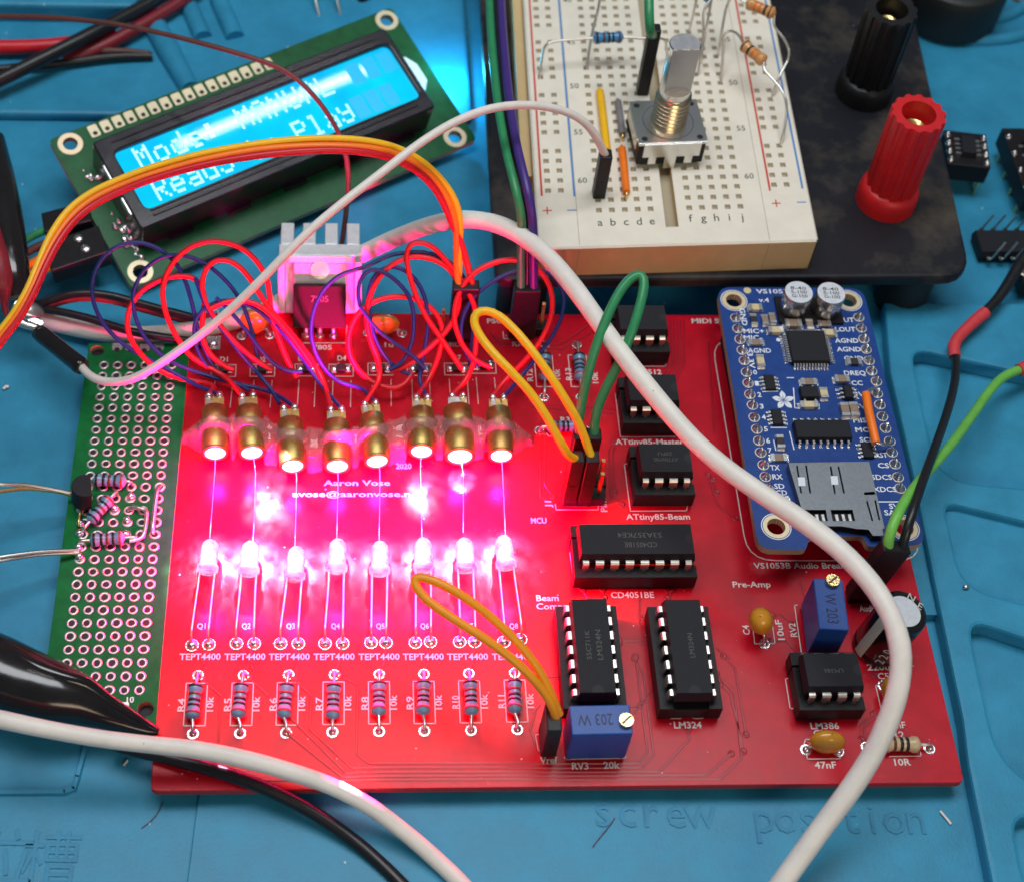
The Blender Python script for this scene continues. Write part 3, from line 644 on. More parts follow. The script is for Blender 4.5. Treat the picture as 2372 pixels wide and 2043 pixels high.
# ---- laser modules, sensors and beams
LL = [(498.5, 1051), (583.4, 1049.8), (678, 1080.6), (781.5, 1081), (873.8, 1069.5), (976.4, 1047), (1065.4, 1058.4), (1161, 1057)]
LB = [(497, 934), (576, 934), (672, 962), (779.5, 966), (861, 952), (977, 938), (1060.5, 934), (1155, 938)]
ORD = ['first', 'second', 'third', 'fourth', 'fifth', 'sixth', 'seventh', 'eighth']
BE = [((498, 1088), (486, 1246)), ((592, 1096), (586, 1258)), ((687, 1102), (683, 1266)), ((783, 1112), (780, 1256)), ((880, 1094), (878, 1266)), ((974, 1080), (977.6, 1250)), ((1073, 1098), (1073, 1233)), ((1164, 1094), (1171, 1242))]
LEN = []; LMID = []
ZA = 4.0
lasers = []
for i in range(8):
    f = at(*LL[i], ZA); bk = at(LB[i][0], LB[i][1] + 16, ZA); ax = (bk - f).normalized(); L = (bk - f).length; M = frame(f, ax, up=(0, 0, 1))
    r_ = 2.35 if i != 6 else 2.75
    b = MB(); b.lathe([(r_ * .78, .5), (r_ * .8, 0), (r_, 0), (r_, .35), (r_ * .96, .45), (r_, .6), (r_, L * .46), (r_ * .9, L * .5), (r_ * .9, L * .62), (r_ * .97, L * .66), (r_ * .97, L), (.05, L)], brass, M, 26)
    o = b.build('laser_module', board, '%s brass laser barrel from the left' % ORD[i]); lasers.append((o, f, bk, ax, L, M))
    b = MB(); b.disc((0, 0, .12), r_ * .78, lenslit, 24, M); b.lathe([(r_ * .78, .12), (r_ * .5, -.25), (.02, -.42)], lenslit, M, 24); b.build('lens', o)
    b = MB(); b.box((0, 0, L + 1.3), (3.4, .9, 2.6), heatsink_m if i == 6 else gold, M); b.build('terminal_board', o)
    for s_ in (-1, 1):
        b = MB(); b.box((s_ * 1.0, .75, L + 1.5), (.8, .7, 3.2), steel if s_ > 0 else gold, M); b.blob(M @ Vector((s_ * 1.0, 1.0, L + 2.6)), (.7, .8, .55), solder, 8); b.build('terminal', o)
    LEN.append(f); LMID.append(M @ Vector((0, 0, L * .58)))
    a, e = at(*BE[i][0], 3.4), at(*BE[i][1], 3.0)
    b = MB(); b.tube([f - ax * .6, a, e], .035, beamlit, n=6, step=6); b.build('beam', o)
SB = [(484, 1289), (578.5, 1293), (685, 1305), (781.5, 1287), (880, 1293), (980.5, 1285), (1077, 1285), (1169, 1279)]
SP = [((445, 1494), (484, 1492)), ((547.7, 1490), (588.7, 1490)), ((650, 1490), (691, 1490)), ((752.8, 1490), (793.8, 1490)), ((859.5, 1488), (894, 1488)), ((962, 1488), (997, 1486)), ((1064.6, 1486), (1099.5, 1486)), ((1167, 1486), (1206, 1480))]
SENS = []
for i in range(8):
    A, B = at(*SP[i][0]), at(*SP[i][1]); c = at(*SB[i], 3.2); m_ = (A + B) / 2; d = Vector((c.x - m_.x, c.y - m_.y, .25)); d.normalize(); M = frame(c, d, up=(0, 0, 1))
    b = MB(); b.blob((0, 0, -.2), (.75, .6, 1.1), dieglare, 10, M); b.box((0, -.2, -1.6), (1.8, .3, 1.6), steel, M); die = b  # glowing core stands for laser glare, on a steel lead frame
    b = MB(); b.lathe([(.05, -2.7), (1.85, -2.7), (1.85, -1.9), (1.55, -1.8), (1.55, 1.4), (1.4, 2.3), (.95, 2.9), (.45, 3.2), (.02, 3.25)], sensorglare, M, 22)
    o = b.build('light_sensor', board, '%s light sensor from the left, laser glare added as glow' % ORD[i]); SENS.append(c); die.build('die', o)
    for P_, s_ in ((A, -1), (B, 1)):
        st = M @ Vector((-s_ * 1.3, 0, -2.7))
        l_ = MB(); l_.tube([st, st - d * 3, Vector((P_.x * .94 + st.x * .06, P_.y + 1.6, 2.9)), Vector((P_.x, P_.y + .35, 2.2)), P_], .21, legmetal, n=8, step=.6); l_.blob((P_.x, P_.y, 0), (1.0, 1.0, .9), solder, 10, half=True); l_.disc((P_.x, P_.y, .05), 1.15, solder, 14); l_.build('leg', o)
# hot glue that holds the barrels down
b = MB(); x0, x1 = LMID[0].x - 6.5, LMID[-1].x + 6.5; NX, NY = 150, 18; V = []; 
def midy(x):
    q = [(p.x, p.y) for p in LMID]
    if x <= q[0][0]: return q[0][1]
    for (xa, ya), (xb, yb) in zip(q, q[1:]):
        if x <= xb: t = (x - xa) / (xb - xa); t = t * t * (3 - 2 * t); return ya + (yb - ya) * t
    return q[-1][1]
from mathutils import noise as NZ
for i in range(NX + 1):
    x = x0 + (x1 - x0) * i / NX; yc = midy(x); edge = min(1, (x - x0) / 5, (x1 - x) / 5); hw = (3.6 + 1.2 * NZ.noise(Vector((x * .35, 3, 1)))) * max(.25, edge)
    near = min(abs(x - p.x) for p in LMID); top = 5.2 + 1.75 * max(0, 1 - (near / 3.2) ** 2)
    for j in range(NY + 1):
        t = -1 + 2 * j / NY; y = yc + t * hw * (1.15 if near > 2.6 else .62); 
        h = top * max(0, 1 - abs(t) ** 3.2) ** .6 * edge ** .5 + .35 * NZ.noise(Vector((x * .7, y * .7, 2)))
        V.append((x, y, max(.02, h)))
F = [(i * (NY + 1) + j, (i + 1) * (NY + 1) + j, (i + 1) * (NY + 1) + j + 1, i * (NY + 1) + j + 1) for i in range(NX) for j in range(NY)]
b.add(V, F, glue, None, True); b.build('hot_glue', board, 'lumpy clear glue bead across the brass barrels')
# ---- thin looping wires from the lasers to the board
def zauto(u, v): return 2.2 + 19 * max(0, min(1, (875 - v) / 330.0)) ** .9
def loop(name, pts, r, mat_, label, zoff=0.0, ends=(None, None)):
    P = [at(u, v, zauto(u, v) + zoff) for u, v in pts]
    if ends[0] is not None: P[0] = ends[0]
    if ends[1] is not None: P[-1] = ends[1]
    b = MB(); b.tube(smooth_path(P, 1), r, mat_, n=8, step=.9); b.build(name, board, label)
def term(i, s_, k=2.6):
    o, f, bk, ax, L, M = lasers[i]; return M @ Vector((s_, 1.0, L + k))
bl = [
 [(480, 917), (454, 897), (391, 854), (349, 835), (300, 812), (260, 778), (232, 744), (213, 701), (209.6, 658), (223, 611.5), (260, 571), (306, 557), (349, 566), (385, 586), (411, 611.5), (430, 648), (445, 701), (453, 740), (464, 797), (490, 845), (502, 860)],
 [(648, 940), (637, 907), (605, 902), (546, 890), (487, 873), (434, 856), (402, 841), (374, 824), (338, 795), (313, 743), (304, 701), (311, 658), (338, 614), (381, 590), (423, 588), (466, 603), (504, 631), (546, 672), (565, 712), (579, 752), (590, 787), (595, 822), (602, 852)],
 [(757, 938), (739, 893), (710, 841), (675, 794), (628, 740), (580, 706), (534, 690), (487, 702), (454, 728), (446, 763), (452, 810), (475, 850), (510, 874), (548, 886), (577, 905)],
 [(452, 644), (466, 690), (487, 728), (510, 759), (541, 799), (572, 839), (605, 874), (632, 903), (648, 936)],
 [(500, 690), (534, 721), (581, 775), (605, 818), (640, 851), (675, 867), (700, 862)],
 [(862, 925), (840, 890), (812, 897), (786, 888), (757, 865), (732, 827), (719, 787), (719, 747), (729, 705), (750, 665), (786, 636), (821, 623), (852, 624), (880, 598), (903, 592), (939, 585), (986, 582), (1012, 592), (1040, 606), (1066, 627), (1092, 669), (1101, 730), (1094, 790), (1088, 850)],
 [(958, 925), (962, 890), (979, 846), (988, 787), (993, 740), (988, 693), (972, 657), (946, 629), (915, 613), (880, 622), (859, 646), (852, 681), (853, 716), (859, 752), (868, 787), (887, 822), (908, 846), (929, 865), (957, 868)],
 [(1181, 911), (1195, 888), (1219, 857), (1254, 817), (1285, 775), (1306, 728), (1310, 686), (1294, 650), (1266, 627), (1230, 620), (1190, 627), (1148, 646), (1113, 672), (1085, 700), (1068, 740), (1065, 775), (1073, 810), (1087, 840), (1110, 850)],
 [(835, 712), (827, 686), (830, 652), (846, 628), (870, 621), (892, 632), (927, 657), (946, 681), (957, 709), (961, 752), (955, 799), (936, 848), (900, 858)],
 [(835, 712), (854, 740), (873, 766), (903, 789), (939, 813), (962, 827), (985, 856)],
]
NB = [0, 2, 3, 2, None, 4, 5, 7, None, None]
for k, p_ in enumerate(bl):
    loop('thin_wire', p_, .40, bluewire, 'thin blue looped wire' if k not in (4,) else 'thin dark blue looped wire', zoff=-.6 + .35 * k, ends=(term(NB[k], -1) if NB[k] is not None and k not in (3,) else None, None))
rd = [
 [(505, 916), (519, 890), (455, 886), (413, 878), (370, 861), (345, 841), (315, 812), (296, 775), (291, 743), (302, 701), (328, 669), (370, 648), (413, 637), (451, 640), (472, 662), (476, 700), (468, 740), (464, 786), (483, 824), (519, 850), (541, 858)],
 [(687, 874), (663, 839), (652, 799), (637, 763), (624, 723), (626, 681), (621, 646), (605, 618), (581, 589), (560, 573), (519, 558), (477, 558), (434, 571), (404, 603), (379, 640), (374, 680), (381, 722), (398, 765), (419, 795), (440, 829), (477, 852), (534, 872), (587, 915)],
 [(785, 915), (757, 897), (734, 853), (706, 810), (675, 775), (647, 740), (619, 712), (600, 681), (581, 646), (557, 617), (529, 600), (499, 601), (475, 617), (466, 653), (468, 690), (492, 736), (540, 792), (592, 838), (630, 858)],
 [(487, 716), (520, 699), (557, 693), (590, 701), (619, 719), (650, 748), (690, 800), (722, 846)],
 [(985, 915), (993, 888), (1007, 846), (1021, 810), (1028, 770), (1021, 740), (1002, 714), (974, 695), (939, 686), (903, 686), (863, 697), (833, 719), (812, 752), (803, 794), (809, 827), (830, 862), (861, 888), (892, 900), (920, 902), (945, 890), (956, 862)],
 [(880, 915), (894, 876), (875, 836), (859, 794), (849, 752), (847, 722), (859, 672), (880, 634), (915, 606), (950, 593), (986, 594), (1021, 608), (1040, 620), (1059, 646), (1069, 684), (1060, 728), (1037, 770), (995, 806), (960, 834), (932, 856), (905, 862)],
 [(1078, 915), (1086, 880), (1098, 842), (1102, 799), (1106, 750), (1101, 714), (1094, 693), (1073, 653), (1049, 622), (1019, 589), (1009, 575), (981, 560), (955, 561), (941, 575), (940, 606), (950, 646), (965, 693), (986, 733), (1000, 755), (1021, 782), (1047, 822), (1070, 856)],
 [(1148, 912), (1160, 890), (1183, 869), (1219, 832), (1242, 806), (1266, 770), (1282, 728), (1282, 681), (1268, 646), (1242, 615), (1207, 601), (1172, 601), (1136, 610), (1106, 627), (1080, 643), (1058, 686), (1043, 740), (1066, 799), (1101, 841), (1136, 852)],
]
for k, p_ in enumerate(rd):
    en = term({0: 0, 2: 3, 4: 5, 5: 4, 6: 6, 7: 7}[k], 1) if k in (0, 2, 4, 5, 6, 7) else None
    ee = term(1, 1) if k == 1 else None
    loop('thin_wire', p_, .52, redwire, 'thin red looped wire', zoff=-.4 + .4 * k, ends=(en, ee))

# ================================================================== blue audio breakout on the red board
ZB = 9.0
brk = thing('breakout_board', 'blue audio breakout board raised on header strips at the back right of the red board', 'circuit board', at(1890, 960, 1.6))
def B_(u, v): return at(u, v, ZB)
xa = (B_(1990, 737) - B_(1704, 738)); xb = (B_(1777, 1131) - B_(1704, 738))
ang = math.atan2(-xb.x, xb.y) + PI
bo = rounded(pxy([(1660, 666), (1999, 668), (2145, 1262), (2010, 1266), (2000, 1240), (1874, 1242), (1868, 1273), (1757, 1272)], ZB), [3, 3, 2.6, 1, 1, 1, 1, 2.6])
hl = [(1700, 697, 1.55), (1966, 697, 1.55), (1798, 1219, 1.6), (2095, 1222, 1.6)]
hp = [(B_(u, v), r) for u, v, r in hl]
b = MB(); b.mesh(plate_mesh(bo, [circle(p.x, p.y, r) for p, r in hp], ZB - 1.6, ZB, 0), mask_blue, sidemat=fr4); b.build('board', brk)
for p, r in hp:
    b = MB(); b.disc((p.x, p.y, ZB + .03), r + .75, padgold, 28, r0=r); b.disc((p.x, p.y, ZB + .025), r + 1.05, printwhite, 28, r0=r + .88); b.lathe([(r, -1.6), (r, .03)], padgold, T2(p.x, p.y, ZB), 24); b.build('mounting_ring', brk)
# frame following the board's own skew
e0, e1, e2 = B_(1704, 738), B_(1777, 1131), B_(1990, 737)
def bl_(u, v): p = B_(u, v); return p
dirY = (e0 - e1).normalized(); rotB = math.atan2(dirY.y, dirY.x) - PI / 2
bt = MB()
def btx(body, u, v, w, rot=0, cap=1.02):
    p = B_(u, v); ww = (B_(u + w / 2, v) - B_(u - w / 2, v)).length if not rot else (B_(u, v - w / 2) - B_(u, v + w / 2)).length
    bt.text(body, (p.x, p.y), printwhite, cap=cap, w=ww, rot=rot + rotB, z=ZB + .04, bold=.02)
for body, u, v, w in (('VS1053', 1788, 676, 74), ('v.4', 1769, 696, 24), ('MIC+', 1746, 768, 48), ('MIC-', 1744, 783, 42), ('AGND', 1759, 813, 54), ('ROUT', 1953, 742, 50), ('LOUT', 1958, 764, 46), ('AGND', 1961, 790, 54), ('AGND', 1966, 810, 56),
                      ('GND', 1977, 831, 44), ('DREQ', 1980, 865, 50), ('CC', 1985, 888, 26), ('3V', 1990, 914, 24), ('5V', 1993, 942, 24), ('MISO', 2000, 974, 48), ('MOSI', 2006, 996, 50), ('SCLK', 2014, 1019, 46), ('RST', 2042, 1054, 26), ('CS', 2046, 1078, 26),
                      ('SDCS', 2042, 1105, 48), ('XDCS', 2049, 1133, 54), ('SV', 2071, 1172, 24), ('SAF', 2066, 1187, 36), ('TX', 1795, 1083, 22), ('RX', 1801, 1104, 24), ('SD', 1805, 1126, 24), ('CD', 1810, 1141, 26)):
    btx(body, u, v, w)
for k, (u, v) in enumerate(((1749, 863), (1753, 889), (1759, 915), (1764, 942), (1769, 967), (1774, 994), (1779, 1021), (1783, 1043))): btx(str(k), u, v, 9)
btx('GND', 1722, 735, 40, rot=-PI / 2); btx('3.3V', 1740, 836, 36, rot=-PI / 2)
bt.line(pxy([(2036, 1162), (2086, 1162)], ZB), .22, printwhite, z=ZB + .04)
for q in ([(1823, 876), (1838, 876)], [(1767, 908), (1801, 907)], [(1786, 991), (1822, 991)], [(1838, 900), (1841, 946), (1850, 946)], [(1829, 1000), (1839, 1041)], [(1792, 1020), (1797, 1043)]): bt.line(pxy(q, ZB), .2, printwhite, z=ZB + .04)
p = B_(1731, 674); bt.disc((p.x, p.y, ZB + .04), .75, smdcream, 16)
p = B_(1803, 788); bt.disc((p.x, p.y, ZB + .04), .42, printwhite, 14)
# five-petalled flower mark
fc = B_(1815, 928)
for k in range(5):
    a = rotB + PI / 2 + k * 2 * PI / 5; R2 = Matrix.Translation((fc.x, fc.y, ZB + .045)) @ Matrix.Rotation(a, 4, 'Z')
    bt.quad([(.15, 0, 0), (.75, -.48, 0), (1.25, -.55, 0), (1.7, -.38, 0), (2.15, 0, 0), (1.7, .38, 0), (1.25, .55, 0), (.75, .48, 0)], printwhite, R2)
    bt.quad([(.3, -.05, .01), (1.0, -.05, .01), (1.0, .05, .01), (.3, .05, .01)], mask_blue, R2)
bt.build('silkscreen_lettering', brk, 'white printed pin names and a flower mark')
# through pins
LP = [(1704 + (1777 - 1704) * 0, 738)]
lp = [(1704, 737), (1709, 762), (1714, 787), (1719, 812), (1724, 836), (1729, 863), (1733, 888), (1737, 914), (1743, 939), (1747, 967), (1753, 994), (1758, 1021), (1762, 1048), (1768, 1077), (1773, 1104), (1779, 1132)]
rp = [(1989, 736), (1995, 761), (2001, 786), (2006, 810), (2013, 836), (2019, 860), (2030, 884), (2032, 912), (2038, 938), (2044, 965), (2051, 992), (2061, 1022), (2066, 1048), (2073, 1075), (2080, 1105), (2085, 1131)]
hs = MB()
for row in (lp, rp):
    a, e = B_(*row[0]), B_(*row[-1]); d = (e - a).normalized(); m_ = (a + e) / 2; M = frame(Vector((m_.x, m_.y, 0)), Vector((0, 0, 1))); M = Matrix.Translation((m_.x, m_.y, 0)) @ Matrix.Rotation(math.atan2(d.y, d.x), 4, 'Z')
    hb = MB(); hb.box((0, 0, 3.8), ((e - a).length + 2.4, 2.5, 7.2), sockblack, M); hb.build('header_strip', brk, bev=.15)
    for u, v in row:
        q = B_(u, v); pb = MB()
        pb.lathe([(.95, .0), (.85, .25), (.45, .75), (.3, 1.35 + random.uniform(-.2, .3)), (.05, 1.55)], solder, T2(q.x, q.y, ZB), 10); pb.disc((q.x, q.y, ZB + .02), 1.05, padgold, 14); pb.build('soldered_pin', brk)
# can capacitors
for bu, bv, tu, tv in ((1835, 722, 1843, 677), (1909, 724, 1920, 678)):
    q = B_(bu, bv); M = T2(q.x, q.y, ZB); b = MB(); h_ = 5.6; rr = 2.75
    b.box((0, 0, .35), (6.2, 6.2, .7), sockblack, M)
    b.lathe([(rr * .92, .7), (rr * .93, 1.1), (rr, 1.3), (rr, h_), (rr * .95, h_ + .25)], capsilver, M, 28)
    o = b.build('can_capacitor', brk)
    b = MB(); b.disc((0, 0, h_ + .26), rr * .95, capwhite, 28, M)
    for k, s_ in enumerate(('8-40', '5-100', 'G-100')): b.text(s_, (0, .95 - .95 * k), printgrey, cap=.75, w=3, rot=-.05, M=M, z=h_ + .29, bold=.01)
    b.build('printed_top', o)
def smd(u, v, l, w, h, body, ends=True, rot=0, name='chip_component', lab=None):
    q = B_(u, v); M = T2(q.x, q.y, ZB, rotB + rot); b = MB(); b.box((0, 0, h / 2 + .05), (l * .56 if ends else l, w, h), body, M)
    o = b.build(name, brk, lab, bev=.05)
    if ends:
        for s_ in (-1, 1):
            e_ = MB(); e_.box((s_ * l * .40, 0, h / 2 + .05), (l * .24, w * 1.03, h * 1.04), steel, M); e_.box((s_ * l * .55, 0, .1), (l * .2, w * 1.05, .2), solder, M); e_.build('end_cap', o)
for u, v, l, w, h, m_, r_ in ((1748, 718, 2.4, 1.4, .9, smdcream, 0), (1745, 744, 2.6, 1.2, .5, smdblack, PI / 2), (1771, 745, 2.3, 1.2, .6, smdbrown, PI / 2), (1788, 741, 2.3, 1.2, .6, smdbrown, PI / 2), (1795, 771, 2.7, 1.4, 1, smdcream, 0), (1835, 757, 3.0, 1.7, 1.2, smdbrown, 0),
                              (1874, 757, 2.3, 1.3, .7, smdbrown, PI / 2), (1908, 755, 2.4, 1.3, .7, smdbrown, 0), (1919, 777, 2.6, 1.4, 1, smdcream, 0), (1750, 797, 2.6, 1.3, .6, smdbrown, 0), (1760, 841, 2.6, 1.4, .8, smdcream, PI / 2), (1977, 842, 2.5, 1.4, .7, smdblack, 0), (1948, 884, 2.6, 1.5, 1, smdbrown, 0),
                              (1872, 889, 2.8, 1.4, .7, smdbrown, 0), (1906, 917, 2.2, 1.4, 1, smdcream, PI / 2), (1872, 943, 3.2, 1.3, .9, smdcream, 0), (1955, 955, 2.8, 1.5, 1, smdbrown, PI / 2), (1976, 954, 2.8, 1.5, 1, smdbrown, PI / 2), (1806, 1028, 2.6, 1.3, .9, smdblack, PI / 2), (1803, 1063, 2.8, 1.5, .6, smdbrown, 0), (1808, 1160, 2.6, 1.3, .6, smdbrown, 0)):
    smd(u, v, l, w, h, m_, rot=r_)
def icsmd(u, v, l, w, h, nl, ns, pitch, legl, lab, legw=.3):
    q = B_(u, v); M = T2(q.x, q.y, ZB, rotB); b = MB(); b.box((0, 0, h / 2 + .15), (l, w, h), chipblack, M, top=(l / 2 - .12, w / 2 - .12))
    o = b.build('surface_chip', brk, lab, bev=.06)
    def leg(x, y, dx, dy):
        e = MB(); MM = M @ Matrix.Translation((x, y, 0)) @ Matrix.Rotation(math.atan2(dy, dx), 4, 'Z')
        e.box((.15, 0, h * .5), (.36, legw, .14), legmetal, MM); e.box((legl * .45, 0, h * .3), (.16, legw, h * .5), legmetal, MM); e.box((legl * .8, 0, .1), (legl * .55, legw, .14), solder, MM); e.build('leg', o)
    for i in range(nl):
        x = (i - (nl - 1) / 2) * pitch; leg(x, -w / 2, 0, -1); leg(x, w / 2, 0, 1)
    for i in range(ns):
        y = (i - (ns - 1) / 2) * pitch; leg(-l / 2, y, -1, 0); leg(l / 2, y, 1, 0)
    return M
M_ = icsmd(1869, 812, 7.3, 7.3, 1.4, 12, 12, .56, 1.1, 'square black chip with legs on four sides', .26)
icsmd(1902 - 0, 1005, 10.2, 4.0, 1.6, 8, 0, 1.27, 1.2, 'long black chip with a row of legs on two sides', .42)
icsmd(1872, 916, 3.4, 2.6, 1.1, 2, 0, 2, .9, 'small square black chip'); icsmd(1962, 915, 1.7, 2.9, 1.1, 0, 3, .95, 1.1, 'narrow black regulator chip', .4)
for u, v in ((1782, 890), (1799, 970), (2008, 1046)): icsmd(u, v, 2.0, 3.4, .6, 0, 4, .8, .75, 'tiny resistor array', .42)
# card slot
sl = [B_(1828, 1071), B_(2012, 1069), B_(2047, 1240), B_(1873, 1228)]; o_ = (sl[0] + sl[1] + sl[2] + sl[3]) / 4
def SL(u, v): p = at(u, v, ZB + 1.8); return (p.x, p.y)
out_ = [SL(1826, 1072), SL(2013, 1069), SL(2049, 1222), SL(2044, 1226), SL(2047, 1240), SL(2022, 1240), SL(2012, 1226), SL(1985, 1224), SL(1950, 1218), SL(1900, 1218), SL(1870, 1222)]
hs_ = [[SL(1844, 1078), SL(1848, 1078), SL(1858, 1142), SL(1854, 1142)], [SL(1865, 1078), SL(1869, 1078), SL(1879, 1142), SL(1875, 1142)], [SL(1922, 1080), SL(1926, 1080), SL(1936, 1143), SL(1932, 1143)], [SL(1940, 1080), SL(1944, 1080), SL(1957, 1142), SL(1953, 1142)],
       [SL(1862, 1180), SL(1913, 1180), SL(1918, 1206), SL(1868, 1206)], [SL(1924, 1180), SL(1975, 1180), SL(1981, 1206), SL(1929, 1206)], [SL(2001, 1140), SL(2026, 1138), SL(2028, 1145), SL(2002, 1146)], [SL(2006, 1160), SL(2010, 1160), SL(2023, 1206), SL(2019, 1206)], [SL(2025, 1158), SL(2029, 1158), SL(2039, 1204), SL(2035, 1204)]]
b = MB(); b.mesh(plate_mesh(out_, hs_, ZB + 1.55, ZB + 1.8, 0), shield)
b.quad([(x, y, ZB + .7) for x, y in out_], shielddark)
for i in range(len(out_)):
    (xa_, ya_), (xb_, yb_) = out_[i], out_[(i + 1) % len(out_)]
    if i in (0, 1, 10): b.quad([(xa_, ya_, ZB), (xb_, yb_, ZB), (xb_, yb_, ZB + 1.6), (xa_, ya_, ZB + 1.6)], shield)
    else: b.quad([(xa_, ya_, ZB), (xb_, yb_, ZB), (xb_, yb_, ZB + .6), (xa_, ya_, ZB + .6)], shielddark)
for c_ in ((1856, 1115), (1932, 1112)):
    p = at(*c_, ZB + 1.75); b.box((p.x, p.y, ZB + 1.78), (1.4, 1.9, .2), smdcream, T2(0, 0)) if 0 else b.quad([(*SL(c_[0] - 8, c_[1] - 10), ZB + 1.81), (*SL(c_[0] - 6, c_[1] + 10), ZB + 1.81), (*SL(c_[0] + 10, c_[1] + 10), ZB + 1.81), (*SL(c_[0] + 8, c_[1] - 10), ZB + 1.81)], printwhite)
so = b.build('card_slot', brk, 'grey steel memory card slot')
for k, u in enumerate((1877, 1892, 1906, 1938, 1953, 1968)):
    p = at(u, 1200, ZB + .9); b = MB(); b.box((p.x, p.y, ZB + 1.0), (.5, 1.3, .35), steel, None); b.build('contact', so)
# orange link soldered between two pins
b = MB(); b.tube(px([(2006, 912, ZB + 2.6), (2012, 950, ZB + 2.7), (2021, 990, ZB + 2.6), (2029, 1026, ZB + 2.2)]), .8, orangewire, n=10); o = b.build('link_wire', brk, 'short orange link wire')
for q in ([(2006, 914, ZB + 2.5), (2014, 904, ZB + 2.4), (2033, 900, ZB + 1.2)], [(2028, 1024, ZB + 2.2), (2046, 1030, ZB + 2.0), (2066, 1028, ZB + 1.1)]):
    b = MB(); b.tube(px(q), .33, solder, n=8, step=.6); b.build('bare_end', o)

# ================================================================== plate with binding posts, breadboard on top
ZT = 10.0
po = pxy([(1108, -60), (1148, 648), (2252, 640), (2098, -60)], ZT); far = 560
def ext(p, q, y): t = (y - p[1]) / (q[1] - p[1]); return (p[0] + (q[0] - p[0]) * t, y)
yb = at(1500, -260, ZT).y
po = [ext(po[1], po[0], yb), po[1], po[2], ext(po[2], po[3], yb)]
base = thing('base_plate', 'black dusty plate carrying the breadboard and the binding posts', 'base plate', (*at(1700, 400, ZT).xy, ZM))
b = MB(); b.mesh(plate_mesh(rounded(po, [1, 3, 6, 1]), [], ZT - 3.0, ZT, .7), plateblack); b.build('plate', base)
for u, v in ((1220, 600), (2130, 590), (1200, 60), (2030, 60)):
    p = at(u, v, ZT); b = MB(); b.cyl((p.x, p.y, ZM), (p.x, p.y, ZT - 3), 5, rubberblack, 20); b.build('foot', base)
def post(bu, bv, m_, label, hgt=None, tu=None, tv=None):
    p = at(bu, bv, ZT); h = height_at(tu, tv, p) - ZT if tu else hgt; M = T2(p.x, p.y, ZT)
    b = MB(); b.lathe([(6.0, 0), (6.0, 1.8), (5.9, 3.6), (5.5, 4.6), (4.9, 5.0), (4.2, 5.1)], m_, M, 36); o = b.build('binding_post', base, label)
    b = MB(); n = 84; prof = [(4.7, 5.0), (4.85, 5.6), (5.1, h - .9), (5.0, h), (3.3, h), (3.2, h - 4.5), (.2, h - 4.6)]; V = []
    for j, (r, z) in enumerate(prof):
        for i in range(n):
            a = 2 * PI * i / n; k = (.22 * (1 if math.cos(14 * a) > .1 else -.9) if j < 4 else 0); V.append(((r + k) * math.cos(a), (r + k) * math.sin(a), z))
    F = [(j * n + i, j * n + (i + 1) % n, (j + 1) * n + (i + 1) % n, (j + 1) * n + i) for j in range(len(prof) - 1) for i in range(n)]
    b.add(V, F, m_, M); b.build('knurled_cap', o)
    b = MB(); b.lathe([(2.1, h - 4.55), (2.1, h - 3.4), (1.6, h - 3.2), (1.5, h - 4.4), (.1, h - 4.4)], gold, M, 20); b.build('brass_socket', o)
post(2050, 466, postred, 'red binding post', tu=2126, tv=262); post(1999, 216, postblack, 'black binding post', tu=2067, tv=22); post(1938, -62, postgreen, 'dark green binding post', hgt=24)

ZW = 18.2
A63, J63, A50 = at(1387.4, 488, ZW), at(1715, 479, ZW), at(1361, 199.5, ZW)
ex = (J63 - A63); cw = ex.length / 27.94; ex.normalize(); ey = Vector((-ex.y, ex.x, 0)); sk_ = (A50 - A63); chh = sk_.length / 33.02
BM = axes(Vector((A63.x, A63.y, ZW)), ex * cw, sk_.normalized() * chh, Vector((0, 0, 1)))
BMi = BM.inverted()
def bb(u, v, z=ZW): p = BMi @ at(u, v, z); return p.x, p.y
bd = thing('breadboard', 'cream breadboard with red and blue rails standing on the black plate', 'breadboard', (*at(1560, 480, ZT).xy, ZT))
xL, yF = bb(1247, 517); xR, _ = bb(1881, 500); yF = -8.6; yT = 90.0; H = ZW - ZT
b = MB()
def hole(x, y, p, s=.56, dz=.5):
    h = p / 2; V = [(x - h, y - h, 0), (x + h, y - h, 0), (x + h, y + h, 0), (x - h, y + h, 0), (x - s, y - s, 0), (x + s, y - s, 0), (x + s, y + s, 0), (x - s, y + s, 0), (x - s * .55, y - s * .55, -dz), (x + s * .55, y - s * .55, -dz), (x + s * .55, y + s * .55, -dz), (x - s * .55, y + s * .55, -dz)]
    b.add(V, [(0, 1, 5, 4), (1, 2, 6, 5), (2, 3, 7, 6), (3, 0, 4, 7)], abswhite, BM); b.add(V, [(4, 5, 9, 8), (5, 6, 10, 9), (6, 7, 11, 10), (7, 4, 8, 11), (8, 9, 10, 11)], holetan, BM)
def flat(x0, x1, y0, y1): b.quad([(x0, y0, 0), (x1, y0, 0), (x1, y1, 0), (x0, y1, 0)], abswhite, BM)
NR = 34; p_ = 2.54; yb0 = -p_ / 2; yb1 = yb0 + NR * p_
rl = bb(1269.4, 442.8); rr_ = bb(1792.4, 426.7)
cols = [i * p_ for i in range(5)] + [17.78 + i * p_ for i in range(5)]
rails = [rl[0], rl[0] + p_, rr_[0], rr_[0] + p_]
for k in range(NR):
    for c_ in cols: hole(c_, k * p_, p_)
ry = rl[1]
offs = []
for k in range(NR + 1):
    if k % 6 != 5:
        for c_ in rails: hole(c_, ry + k * p_, p_)
    else:
        for c_ in rails: flat(c_ - p_ / 2, c_ + p_ / 2, ry + k * p_ - p_ / 2, ry + k * p_ + p_ / 2)
